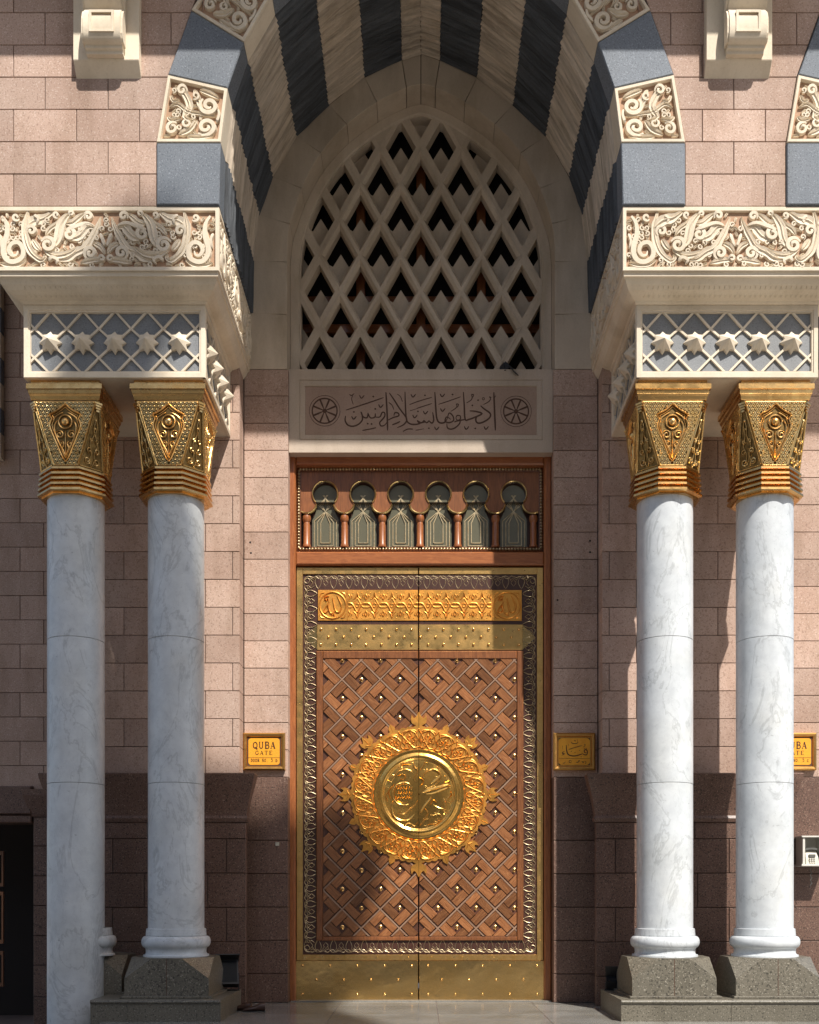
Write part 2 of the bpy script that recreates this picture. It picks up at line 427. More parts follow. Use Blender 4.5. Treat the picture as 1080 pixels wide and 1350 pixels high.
# --- upper walls left and right of the arch
def arch_out(sgn, cx=0):
    pts = [(cx+sgn*(x+.006), H(h)) for x, h in JO]
    return pts
def outside_arch(sgn, cx=0):
    """keeps what lies beyond the extrados on side sgn: clip stepwise per voussoir band"""
    o = arch_out(sgn, cx)
    def f(r):
        zlo, zhi = r[0][1], r[2][1]; xa, xb = r[0][0], r[1][0]
        def ex(z):
            for (x0, z0), (x1, z1) in zip(o, o[1:]):
                if z0-1e-6 <= z <= z1+1e-6: return x0+(x1-x0)*(z-z0)/(z1-z0)
            return o[0][0] if z < o[0][1] else cx
        zs = sorted([zlo, zhi]+[z for _, z in o if zlo < z < zhi])
        e = [(ex(z), z) for z in zs]
        if sgn < 0:
            if min(x for x, _ in e) >= xb: return None
            if max(x for x, _ in e) <= xa: return []
            poly = [(xa, zlo)]+[(max(xa, min(x, xb)), z) for x, z in e]+[(xa, zhi)]
        else:
            if max(x for x, _ in e) <= xa: return None
            if min(x for x, _ in e) >= xb: return []
            poly = [(xb, zhi)]+[(min(xb, max(x, xa)), z) for x, z in e[::-1]]+[(xb, zlo)]
        poly = clean(poly, .004)
        if len(poly) < 3 or abs(area(poly)) < .004: return []
        return ccw(poly)
    return f
ZT = 14.6
for sgn in (-1, 1):
    side = 'left' if sgn < 0 else 'right'
    w = thing('upper_wall', 'sunlit pink granite block wall %s' % ('left of the striped arch' if sgn < 0 else 'between the striped arch and the next arch at the right edge'), 'wall', (sgn*4, YF, 10.11))
    # backing: stays outside the extrados
    back = [(sgn*3.29, 10.11)]+[(sgn*(x+.012), H(h)) for x, h in JO[1:]]+[(sgn*.0, ZT), (sgn*5.30, ZT), (sgn*5.30, 10.11)]
    if sgn > 0:
        nb = [(5.30, ZT), (8.6, ZT), (8.6, H(13.3))]+[(7.79-(x+.012), H(h)) for x, h in JO[::-1][1:]]
        back = [(3.29, 10.11)]+[((x+.012), H(h)) for x, h in JO[1:]]+[(0, ZT), (7.8, ZT)]+[(7.79-(x+.012), H(h)) for x, h in JO[::-1]][:-1]+[(4.52, 10.11)]
    else:
        back = [(-3.29, 10.11)]+[(-(x+.012), H(h)) for x, h in JO[1:]]+[(0, ZT), (-7.0, ZT), (-7.0, 10.11)]
    part('backing', MB().prism(ccw(back), -.5, -.02).mesh('backing', 'mortar'), w, (0, YF, 0))
    if sgn < 0: courses(w, -6.6, 0, YF, 10.11, ZT, .05, clipf=outside_arch(-1))
    else:
        fa = outside_arch(1); fb = outside_arch(-1, 7.79)
        def both(r):
            p = fa(r)
            if p == []: return []
            q = fb(r)
            if q == []: return []
            if p is None and q is None: return None
            if p is None: return q
            if q is None: return p
            return clip(p, q) or []
        courses(w, 0, 7.7, YF, 10.11, ZT, .05, clipf=both)
# --- walls behind the columns
ZA = H(6.55)
for sgn in (-1, 1):
    w = thing('rear_wall', 'pink granite wall behind the %s pair of marble columns' % ('left, shaded' if sgn < 0 else 'right, sunlit'), 'wall', (sgn*3.9, YW, 0))
    a, b = sorted((sgn*2.60, sgn*5.20))
    part('backing', MB().box(a+.06, b-.06, YW+.02, 17.6, 0, 10.1).mesh('backing', 'mortar'), w)
    courses(w, a, b, YW, 3.31, H(7.70), .34)
    # dado of brown granite
    a2, b2 = sorted((sgn*2.49, sgn*5.26))
    part('dado_backing', MB().box(a2+.01, b2-.01, YW-.10, YW+.019, 0, 2.8).mesh('dado_backing', 'mortar'), w)
    z = 0.0; r = 0
    for z1 in (.42, .91, 1.40, 1.89, 2.38, 2.62):
        xs = sorted({a2, b2, sgn*(2.49+(.55 if r % 2 else .28)), sgn*(2.49+(1.45 if r % 2 else 1.9)), sgn*(2.49+2.3)})
        if z1 == 2.62: xs = [a2, sgn*3.9, b2]
        for c, d in zip(xs, xs[1:]): boxpart('granite_block', w, c+G/2, d-G/2, YW-.13, .12, z+G/2, z1-G/2, 'dado', .006, .001)
        z = z1; r += 1
    # sloping cornice of the dado
    def cor(z, e): return [Vector((a2-e, YW-.13-e, z)), Vector((b2+e, YW-.13-e, z)), Vector((b2+e, YW+.015, z)), Vector((a2-e, YW+.015, z))]
    mb = MB().loft([cor(2.62, .015), cor(2.67, .03), cor(2.71, .012), cor(2.78, .02), cor(2.95, .055), cor(3.22, .13), cor(3.29, .145), cor(3.305, .13)])
    part('dado_cornice', mb.mesh('dado_cornice', 'dado'), w)
# --- jamb piers
for sgn in (-1, 1):
    w = thing('jamb_pier', '%s' % ('pink granite pier left of the door, in full sun, carrying the English gate sign' if sgn < 0 else 'pink granite pier right of the door, in shade, carrying the Arabic sign'), 'wall', (sgn*2.27, YJ, 0))
    a, b = sorted((sgn*1.945, sgn*2.60))
    part('backing', MB().box(a+.006, b-.006, YJ+.02, 17.5, 0, H(7.70)-.01).mesh('backing', 'mortar'), w)
    courses(w, a, b, YJ, 3.31, H(7.70), .35, rows='one')
    zz = [0, .42, .91, 1.40, 1.89, 2.38, 3.31]
    for z0, z1 in zip(zz, zz[1:]): boxpart('granite_block', w, a+G/2, b-G/2, YJ-.02, .36, z0+G/2, z1-G/2, 'dado', .006, .001)
    for px, py in (((330, 715), (331, 729)) if sgn < 0 else ((778, 713), (778, 728), (735, 791))):
        k = YJ/1400
        part('drill_hole', MB().dome(0, 0, .016, .004).mesh('drill_hole', 'hole'), w, ((px-555)*k, YJ-.001, H((1178-py)*k)))
single('sensor', MB().box(-.028, .028, 0, .02, -.028, .028, .005).mesh('sensor', 'beige'), 'small pale square sensor plate on the brown granite beside the door', 'sensor', at=((366-555)*YJ/1400, YJ-.042, H((1178-1113)*YJ/1400)))
# --- right-most pier with third sign
w = thing('end_pier', 'sunlit pink granite pier at the right edge behind the fourth column', 'wall', (5.5, YJ, 0))
part('backing', MB().box(5.21, 5.93, YJ+.02, 17.5, 0, 10.1).mesh('backing', 'mortar'), w)
courses(w, 5.20, 5.94, YJ, 3.31, H(7.7), .2, rows='one')
zz = [0, .42, .91, 1.40, 1.89, 2.38, 3.31]
for z0, z1 in zip(zz, zz[1:]): boxpart('granite_block', w, 5.27, 5.90, YJ-.02, .3, z0+G/2, z1-G/2, 'dado', .006, .001)
# --- recessed wall far left
YL = 17.5
w = thing('recessed_wall', 'shaded pink granite wall set back at the far left edge', 'wall', (-6.2, YL, 0))
part('backing', MB().prism([(-12, 3.0), (-12, 14), (-4.9, 14), (-4.9, 0), (-6.37, 0), (-6.37, 3.0)], -.5, -.02).mesh('backing', 'mortar'), w, (0, YL, 0))
courses(w, -8.2, -4.9, YL, 3.31, 12.0, .1)
z = -.62; r = 0
for z1 in (-.1, .42, .91, 1.40, 1.89, 2.38, 2.86, 3.31):
    boxpart('granite_block', w, -6.37+G/2, -5.3, YL-.05, .15, z+G/2, z1-G/2, 'dado', .006, .001); z = z1
mb = MB().loft([[Vector((x, y, z)) for x, y in ((-6.37-e, YL-.06-e), (-5.2, YL-.06-e), (-5.2, YL), (-6.37-e, YL))] for z, e in ((2.86, .01), (2.9, .03), (3.2, .13), (3.3, .14))])
part('dado_cornice', mb.mesh('dado_cornice', 'dado'), w)
w = thing('side_doorway', 'dark side doorway with heavy granite lintel at the bottom left edge', 'doorway', (-6.9, YL, 0))
part('lintel', MB().box(-8.4, -6.38, YL-.12, YL+.4, H(1.18)+.12, H(1.76), .02).mesh('lintel', 'dado'), w)
part('lintel_moulding', MB().box(-8.4, -6.39, YL-.07, YL+.4, H(1.18)-.02, H(1.18)+.115, .02).mesh('lintel_moulding', 'dado'), w)
part('dark_recess', MB().box(-9, -6.2, YL+1.9, YL+2.0, -.7, 3.2).mesh('dark_recess', 'void'), w)
part('recess_side', MB().box(-6.4, -6.38, YL+.1, YL+1.9, 0, 2.76).mesh('recess_side', 'wooddk'), w)
for z0, z1 in ((H(.12), H(.72)), (H(-.85), H(.03)), (H(-1.58), H(-.98))):
    part('wooden_grille', MB().rings([(rect(-7.8, -7.10, z0, z1), 0), (rect(-7.8, -7.10, z0, z1), .05), (rect(-7.72, -7.13, z0+.06, z1-.06), .05), (rect(-7.72, -7.13, z0+.06, z1-.06), 0)]).mesh('wooden_grille', 'woodmid'), w, (0, YL+.6, 0))
# striped strip of the neighbouring arch, far left
w = thing('striped_pilaster', 'sliver of blue and cream striped stone strip at the left edge', 'wall', (-7.2, YL, 7))
for i in range(8):
    z1 = H((1178-379)*YL/1400)+.41-i*.41; z0 = z1-.41
    me = 'cream' if i % 2 == 1 else 'blue'
    o = boxpart('striped_stone', w, -7.6, -6.862, YL-.16, .15, z0+.004, z1-.004, me, .006)
    if i % 2 == 1:
        part('carved_border', MB().rings([(rect(-7.55, -6.90, z0+.05, z1-.05), 0), (rect(-7.55, -6.90, z0+.05, z1-.05), .02), (rect(-7.52, -6.93, z0+.09, z1-.09), .02), (rect(-7.52, -6.93, z0+.09, z1-.09), 0)]).mesh('carved_border', 'carved_ground'), o, (0, YL-.16, 0))
# balcony slab high above (casts the straight shadow across the top)
w = thing('balcony', 'stone balcony slab projecting above the arch', 'balcony', (0, YF, H(13.5)))
part('slab', MB().box(-9, 9, 11.15, 15.7, H(13.31), H(13.9), .02).mesh('slab', 'cream'), w)
for i in range(60):
    boxpart('dentil', w, -9+i*.3, -9+i*.3+.15, 11.9, .3, H(13.17), H(13.306), 'cream', .004)
part('parapet', MB().box(-9, 9, 11.3, 11.6, H(13.91), H(14.9), .02).mesh('parapet', 'cream'), w)
part('roof', MB().box(-12, 12, 15.71, 22, H(13.45), H(13.9), .02).mesh('roof', 'cream'), w)

# ================================================================== CARVING PATTERN
FR = [  # half motif of the frieze, traced (u right, v down) in a 590 x 300 field, then mirrored
 ([(25,25),(50,65),(55,125),(38,185),(38,235),(62,270),(100,275),(138,250),(142,205),(118,172),(82,178),(66,212),(82,240),(106,236),(112,214)], 24, 'flat'),
 ([(168,0),(158,45),(150,105),(162,175),(190,230),(238,266),(262,250),(252,232)], 26, 'leaf'),
 ([(150,90),(195,52),(250,38),(302,2)], 40, 'leaf'),
 (spiral(188,106,30,5,1.4,2.2), 15, 'flat'),
 (spiral(277,182,42,6,1.6,3.6), 18, 'flat'),
 ([(300,200),(330,150),(345,80),(372,35),(398,12)], 34, 'leaf'),
 ([(262,130),(285,95),(320,70),(350,30)], 20, 'leaf'),
 (spiral(495,26,24,4,1.3,2.6), 14, 'flat'),
 ([(368,66),(410,60),(450,28),(482,8)], 24, 'leaf'),
 (spiral(392,124,34,5,1.4,4.2), 17, 'flat'),
 ([(398,152),(450,132),(490,86),(528,90)], 36, 'leaf'),
 ([(372,100),(430,80),(480,66),(528,78)], 18, 'flat'),
 ([(332,262),(380,258),(430,222),(480,195),(520,130),(545,80),(560,30)], 30, 'leaf'),
 (spiral(506,226,36,5,1.5,2.0), 17, 'flat'),
 ([(450,280),(500,268),(550,262),(578,272)], 22, 'leaf'),
 (spiral(568,258,18,4,1.1,3.0), 11, 'flat'),
 ([(12,278),(60,290),(120,288),(160,262)], 20, 'leaf'),
 ([(280,268),(300,250),(330,266),(318,284)], 16, 'flat'),
 ([(250,205),(300,235),(350,238),(400,222),(440,188)], 26, 'leaf'),
 (spiral(105,36,20,4,1.2,.5), 12, 'flat'), (spiral(322,22,17,4,1.2,1.0), 11, 'flat'), (spiral(405,14,15,4,1.2,2.0), 10, 'flat'),
 ([(190,150),(215,190),(235,210)], 22, 'leaf'), ([(520,170),(560,190),(584,230)], 20, 'leaf'), ([(560,120),(575,165),(586,190)], 14, 'flat'),
 ([(200,20),(225,40),(215,70)], 13, 'flat'), ([(10,120),(22,160),(14,200)], 12, 'flat'),
]
def carve_frieze(F, length, height, half, m, hgt=.05):
    """relief for a band; half = half-motif width in metres"""
    mb = MB(); k = 0; u0 = 0; OC = []
    sv = height/300
    while u0 < length-.1:
        wid = min(half, length-u0) if length-u0 > half*.6 else length-u0
        su = half/590
        for pts, w, pr in FR:
            P = []
            for (a, b) in pts:
                uu = a if k % 2 == 0 else 590-a
                P.append((u0+uu*su, (300-b)*sv))
            if max(p[0] for p in P) > length+.01: continue
            OC += crom(P, 3) if len(P) < 10 else P
            mb.ribbon(P, w*(su+sv)/2*1.62, hgt*random.uniform(.8, 1.15), F, 0, 3, (.35, .3), pr,
                      wf=(lambda t: .55+.5*math.sin(math.pi*min(1, t*1.1+.05))+.10*math.sin(t*38)) if pr == 'leaf' else (lambda t: 1.1-.45*t))
        u0 += half; k += 1
    for i in range(int(length/.055)):
        for j in range(int(height/.055)):
            c = (.03+i*.055+random.uniform(-.01, .01), .03+j*.055+random.uniform(-.01, .01))
            if c[0] > length-.03 or c[1] > height-.025: continue
            if min((c[0]-p[0])**2+(c[1]-p[1])**2 for p in OC) > .048**2:
                a = random.uniform(0, 6.28); OC.append(c)
                if random.random() < .5: mb.ribbon(spiral(c[0], c[1], .034, .007, 1.2, a), .022, hgt*.75, F, 0, 2, (.5, .4), 'flat')
                else: mb.ribbon([(c[0]-.045*math.cos(a), c[1]-.03*math.sin(a)), (c[0]-.01*math.sin(a), c[1]+.01*math.cos(a)), (c[0]+.045*math.cos(a), c[1]+.03*math.sin(a))], .034, hgt*.75, F, 0, 3, (.3, .2), 'leaf')
    return mb
VC = [([(.10,.92),(.30,.80),(.42,.60),(.36,.42),(.52,.36)], .10, 'leaf'), (spiral(.76,.66,.17,.03,1.6,2.4), .075, 'flat'), (spiral(.76,.25,.17,.03,1.6,3.9), .075, 'flat'),
 (spiral(.24,.86,.09,.02,1.3,0), .05, 'flat'), (spiral(.18,.20,.11,.02,1.4,1), .055, 'flat'), ([(.06,.55),(.20,.62),(.40,.52),(.60,.50),(.92,.48)], .07, 'leaf'),
 ([(.45,.92),(.56,.74),(.62,.56)], .08, 'leaf'), ([(.30,.10),(.48,.20),(.58,.38)], .09, 'leaf'), ([(.55,.93),(.74,.90),(.92,.84)], .08, 'leaf'),
 ([(.45,.07),(.66,.06),(.90,.10)], .08, 'leaf'), (spiral(.42,.30,.08,.02,1.2,2), .045, 'flat'), (spiral(.50,.80,.07,.02,1.2,4), .04, 'flat'),
 ([(.06,.40),(.14,.34),(.30,.38)], .07, 'leaf'), ([(.05,.75),(.12,.66),(.22,.70)], .06, 'leaf'), ([(.93,.35),(.96,.5),(.93,.62)], .05, 'flat')]
def bil(q, u, v):
    a, b, c, d = q
    return tuple((a[i]*(1-u)+b[i]*u)*(1-v)+(d[i]*(1-u)+c[i]*u)*v for i in (0, 1))

# ================================================================== STRIPED ARCH
def voussoir_front(parent, quad, m, sgn, idx, yf):
    q = ccw(quad)
    q = miter(q, .004)
    cx = sum(p[0] for p in q)/4; cz = sum(p[1] for p in q)/4
    L = [(p[0]-cx, p[1]-cz) for p in q]
    if m == 'blue':
        return part('voussoir', MB().prism(L, -.32, 0, None, .012).mesh('voussoir', 'blue'), parent, (cx, yf, cz))
    o = part('voussoir', MB().prism(L, -.32, -.055).mesh('voussoir', 'cream'), parent, (cx, yf, cz), label='cream carved voussoir')
    i1 = miter(L, .045)
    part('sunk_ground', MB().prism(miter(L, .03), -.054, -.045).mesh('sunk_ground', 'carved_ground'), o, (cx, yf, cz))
    part('border', MB().rings([(L, -.05), (L, -.004), (miter(L, .006), .004), (miter(L, .038), .004), (i1, -.045)]).mesh('border', 'cream'), o, (cx, yf, cz))
    mb = MB()
    # quad order: inner-low, outer-low, outer-high, inner-high
    Q = [(p[0]-cx, p[1]-cz) for p in quad]
    Qc = [tuple(a*.90 for a in p) for p in Q]
    for pts, w, pr in VC:
        P = [bil(Qc, 1-u, v) for u, v in pts]
        mb.ribbon(P, w*.92, .047, None, -.045, 3, (.35, .3), pr, wf=(lambda t: .6+.5*math.sin(math.pi*min(1, t+.05))) if pr == 'leaf' else (lambda t: 1.1-.4*t))
    occ = [bil(Qc, 1-u, v) for pts, _, _ in VC for u, v in crom(pts, 3)]; rs = random.Random(3)
    for i in range(13):
        for j in range(13):
            c = bil(Qc, .09+i*.068, .09+j*.068)
            if min((c[0]-p[0])**2+(c[1]-p[1])**2 for p in occ) > .047**2:
                occ.append(c); a_ = rs.uniform(0, 6.28)
                if rs.random() < .5: mb.ribbon(spiral(c[0], c[1], .034, .007, 1.2, a_), .022, .034, None, -.045, 2, (.5, .4), 'flat')
                else: mb.ribbon([(c[0]-.045*math.cos(a_), c[1]-.035*math.sin(a_)), c, (c[0]+.045*math.cos(a_), c[1]+.035*math.sin(a_))], .036, .034, None, -.045, 3, (.3, .2), 'leaf')
    part('carved_scroll', mb.mesh('carved_scroll', 'cream'), o, (cx, yf, cz))
    return o
def soffit(parent, a, b, m, y0, y1, thick=.28):
    """stone of the vault between joints a and b with fine ridges across its depth"""
    A, B = Vector((a[0], 0, a[1])), Vector((b[0], 0, b[1]))
    d = (B-A).normalized(); n = Vector((d.z, 0, -d.x))     # candidate normal
    mid = (A+B)/2; ctr = Vector((0, 0, 9.4))
    if n.dot(mid-ctr) < 0: n = -n                           # n points outward
    A = A+d*.003; B = B-d*.003
    ns = 25; secs = []; amp = .050 if m == 'blue_shaded' else .042
    ys = []; step = (y1-y0)/ns
    for i in range(ns):
        yy = y0+i*step; w = random.uniform(-.012, .012)
        ys += [(yy, amp*.5+w), (yy+step*.72, -amp*.5+w), (yy+step*.78, amp*.5+w)]
    ys.append((y1, 0))
    mb = MB(); k = 7
    for y, off in ys:
        row = []
        for j in range(k):
            p = A+(B-A)*(j/(k-1))
            oo = off+random.uniform(-.0035, .0035)
            row.append(Vector((p.x, y, p.z))+n*oo)
        row += [Vector((B.x, y, B.z))+n*thick, Vector((A.x, y, A.z))+n*thick]
        secs.append(row)
    mb.loft(secs)
    c = (A+B)/2; c.y = (y0+y1)/2
    mb.v = [(v[0]-c.x, v[1]-c.y, v[2]-c.z) for v in mb.v]
    return part('soffit_stone', mb.mesh('soffit_stone', 'ribbed_shaded_stone' if m == 'blue_shaded' else 'ribbed_cream_stone'), parent, c, label='dark stripe of the arch soffit' if m == 'blue_shaded' else 'pale stripe of the arch soffit')
arch = thing('striped_arch', 'great pointed arch of alternating blue grey and cream carved stones above the door', 'arch', (0, YF, H(8.51)))
for sgn in (-1, 1):
    for i in range(7):
        m = 'blue' if i % 2 == 0 else 'cream'
        a, b, c, d = JI[i], JO[i], JO[i+1], JI[i+1]
        voussoir_front(arch, [(sgn*p[0], H(p[1])) for p in (a, b, c, d)], m, sgn, i, YF-.03)
        soffit(arch, (sgn*a[0], H(a[1])), (sgn*d[0], H(d[1])), 'blue_shaded' if m == 'blue' else 'taupe', YF+.30, YJ-.004)
    a, b = JI[7], JI[8]
    soffit(arch, (sgn*a[0], H(a[1])), (sgn*b[0], H(b[1])), 'taupe', YF+.30, YJ-.004)
    voussoir_front(arch, [(sgn*JI[7][0], H(JI[7][1])), (sgn*JO[7][0], H(JO[7][1])), (0, H(JO[8][1])), (0, H(JI[8][1]))], 'cream', sgn, 7, YF-.03)
# neighbouring arch at the right edge
arch2 = thing('neighbour_arch', 'start of a second striped arch cut off by the right edge', 'arch', (5.3, YF, H(8.51)))
for i in range(7):
    m = 'blue' if i % 2 == 0 else 'cream'
    a, b, c, d = JI[i], JO[i], JO[i+1], JI[i+1]
    voussoir_front(arch2, [(7.79-p[0], H(p[1])) for p in (a, b, c, d)], m, 1, i, YF-.03)
    ang = part('soffit_stone', MB().prism(ccw([(7.79-a[0], H(a[1])), (7.79-a[0]-.2, H(a[1])), (7.79-d[0]-.2, H(d[1])), (7.79-d[0], H(d[1]))]), -2.1, 0).mesh('soffit_stone', 'blue_shaded' if m == 'blue' else 'taupe'), arch2, (0, YF+.30, 0))

# ------------------------------------------------------------------ inner ring and window
CUR = [(1.965, 7.70), (1.965, 8.6), (1.965, 9.28), (1.955, 9.60), (1.905, 9.90), (1.72, 10.42), (1.45, 10.90), (1.06, 11.32), (.58, 11.66), (.20, 11.84), (0, 11.89)]
CS = crom(CUR, 6)
def curve_x(h):
    for (x0, h0), (x1, h1) in zip(CS, CS[1:]):
        if h0 <= h <= h1: return x0+(x1-x0)*(h-h0)/((h1-h0) or 1)
    return 0
IH = [8.51, 9.28, 9.84, 10.36, 10.88, 11.30, 11.62, 11.835, 11.89]
ring = thing('inner_arch_ring', 'plain pale stone ring of voussoirs framing the pointed lattice window', 'arch', (0, YJ, H(7.7)))
for sgn in (-1, 1):
    st = [(7.70, 8.51, (2.50, 7.70), (2.50, 8.51))]+[(IH[i], IH[i+1], JI[i], JI[i+1]) for i in range(8)]
    for h0, h1, o0, o1 in st:
        if h1 > 11.88: h1 = 11.89
        inn = [(curve_x(h0), h0)]+[p for p in CS if h0+.02 < p[1] < h1-.02]+[(curve_x(h1) if h1 < 11.88 else 0, h1)]
        e = .22
        oo0 = (o0[0]+(.1 if h0 < 9 else 0), o0[1]); oo1 = (o1[0]+(.1 if h1 < 9 else 0), o1[1])
        poly = [(sgn*x, H(h)) for x, h in inn]+[(sgn*oo1[0], H(oo1[1]+.02)), (sgn*oo0[0], H(oo0[1]+.0))]
        poly = clean(ccw(poly), .01); poly = miter(poly, .005)
        cx = sum(p[0] for p in poly)/len(poly); cz = sum(p[1] for p in poly)/len(poly)
        part('ring_stone', MB().prism([(p[0]-cx, p[1]-cz) for p in poly], -.42, 0, None, .004).mesh('ring_stone', 'taupe'), ring, (cx, YJ+random.uniform(-.001, .001), cz))
ip = [(x+.03, h+.01) for x, h in CS]; ip = ip+[(-x, h) for x, h in ip[::-1]]
part('backing', MB().rings([([(x, H(h)) for x, h in ip[:-1]], 0), ([(x*1.55, H(h+(h-7.7)*.35)) for x, h in ip[:-1]], 0)]).mesh('backing', 'mortar'), ring, (0, YJ+.43, 0))
YS = 16.0
scr = thing('lattice_window', 'pointed window filled with a cream stone diamond lattice over dark glass', 'window', (0, YS, H(7.7)))
def arch_poly(ins, n=4):
    c = crom(CUR, n); P = [(x, h) for x, h in c]+[(-x, h) for x, h in c[::-1][1:]]
    P = ccw([(x, H(h)) for x, h in P]); P = clean(P, .02)
    return miter(P, ins) if ins else P
AO = arch_poly(0); A1 = miter(AO, .12); A2 = miter(AO, .14)
# outer frame band (three pieces would be mitred stones; one carved band)
part('frame_band', MB().rings([(AO, -.15), (AO, 0), (A1, 0), (A2, -.03), (A2, -.15)]).mesh('frame_band', 'taupe'), scr, (0, YS, 0))
a_, b_ = .3055, .543
h0_ = 11.257; cells = []
for c in range(-2, 8):
    for n in range(-4, 5):
        cx = .611*(n+(.5 if c % 2 == 0 else 0)); ch = h0_-.543*c
        rh = [(cx, H(ch-b_)), (cx+a_, H(ch)), (cx, H(ch+b_)), (cx-a_, H(ch))]
        O = clip(rh, A2)
        if len(O) < 3 or area(O) < .012: continue
        full = len(O) == 4 and abs(area(O)-2*a_*b_) < 1e-3
        I1 = miter(O, .026); I2 = miter(O, .066)
        ok = full
        Ic = None
        if not full:
            Ic = clip(clip(miter(rh, .066), miter(A2, .018)), O)
            if len(Ic) < 3 or area(Ic) < .006 or not all(inside(p, O) for p in Ic): Ic = None
            else: ok = True
        oc = (cx, H(ch))
        loc = lambda L: [(p[0]-oc[0], p[1]-oc[1]) for p in L]
        if full and 'cell' in BOXM: me = BOXM['cell']; fi = BOXM['fill']
        else:
            mb = MB()
            if full: mb.rings([(loc(O), -.2), (loc(O), 0), (loc(I1), 0), (loc(I2), -.055), (loc(I2), -.2)])
            elif Ic: mb.holed(loc(O), loc(Ic), -.2, -.01)
            else: mb.prism(loc(O), -.2, -.01, None, .004)
            me = mb.mesh('lattice_cell', 'taupe')
            fp = [(-.225, -.01), (-.12, -.06), (0, .13), (.12, -.06), (.225, -.01), (0, -.45)]
            fpc = [(cx+x, H(ch)+z) for x, z in ccw(fp)]
            fi = None
            if len(fpc) >= 3: fi = MB().prism(loc(clean(fpc)), -.27, -.203, None, .0).mesh('pointed_infill', 'taupe')
            if full: BOXM['cell'] = me; BOXM['fill'] = fi
        o = part('lattice_cell', me, scr, (cx, YS+.012, H(ch)))
        if fi and ok: part('pointed_infill', fi, o, (cx, YS+.012, H(ch)))
# wooden window behind
YG = 16.42
part('glass_pane', MB().box(-1.95, 1.95, YG+.05, YG+.06, H(7.6), H(11.9)).mesh('glass_pane', 'void'), scr)
for x in (-.93, 0, .93): part('mullion', MB().box(x-.07, x+.07, YG-.04, YG+.045, H(7.6), H(11.8), .01).mesh('mullion', 'wood'), scr)
for h in (9.15, 8.72): part('transom_bar', MB().box(-1.95, 1.95, YG-.035, YG+.04, H(h-.07), H(h+.07), .01).mesh('transom_bar', 'woodh'), scr)
# dark room so no daylight leaks in
rm = structure('room', MB().box(-2.3, 2.3, 19.0, 19.1, 0, 14).box(-2.32, -2.25, 17.4, 19.1, 0, 14).box(2.25, 2.32, 17.4, 19.1, 0, 14).box(-2.3, 2.3, YJ+.46, 19.1, 13.7, 13.8).box(-2.6, -2.0, YJ+.44, 17.5, 9.2, 13.9).box(2.0, 2.6, YJ+.44, 17.5, 9.2, 13.9).mesh('room', 'void'))

# ================================================================== LINTEL
YN = YJ+.08
K = YN/1400
def LP(px, py): return ((px-555)*K, H((1178-py)*K))
lin = thing('inscribed_lintel', 'pale stone lintel with engraved Arabic line and two wheel rosettes above the door', 'lintel', (0, YN, H(6.5)))
x0, z1 = LP(381.3, 487.5); x1, z0 = LP(728.7, 597)
def ins(l, t, r, b): p = LP(l, b); q = LP(r, t); return rect(p[0], q[0], p[1], q[1])
A_ = rect(x0, x1, z0, z1); B_ = ins(394.5, 501, 715.5, 581); C_ = ins(396, 502.5, 714, 579.5); D_ = ins(402, 509, 708, 574)
mb = MB().rings([(A_, -.40), (A_, .015), (B_, .015)])
mb.rings([(B_, .015), (miter(B_, .008), .003), (miter(B_, .012), .003), (C_, .012), (D_, .012), (miter(D_, .006), -.008)])
fr = miter(D_, .006)
mb.prism(miter(A_, .004), -.42, -.10)
part('block', mb.mesh('block', 'lintel'), lin, (0, YN, 0))
part('pink_panel', MB().prism(fr, -.05, -.008).mesh('pink_panel', 'lintelpink'), lin, (0, YN, 0))
zA = []
def zs(ox, pts): return [LP(ox+x/6.75, 505+y/6.75) for x, y in pts]
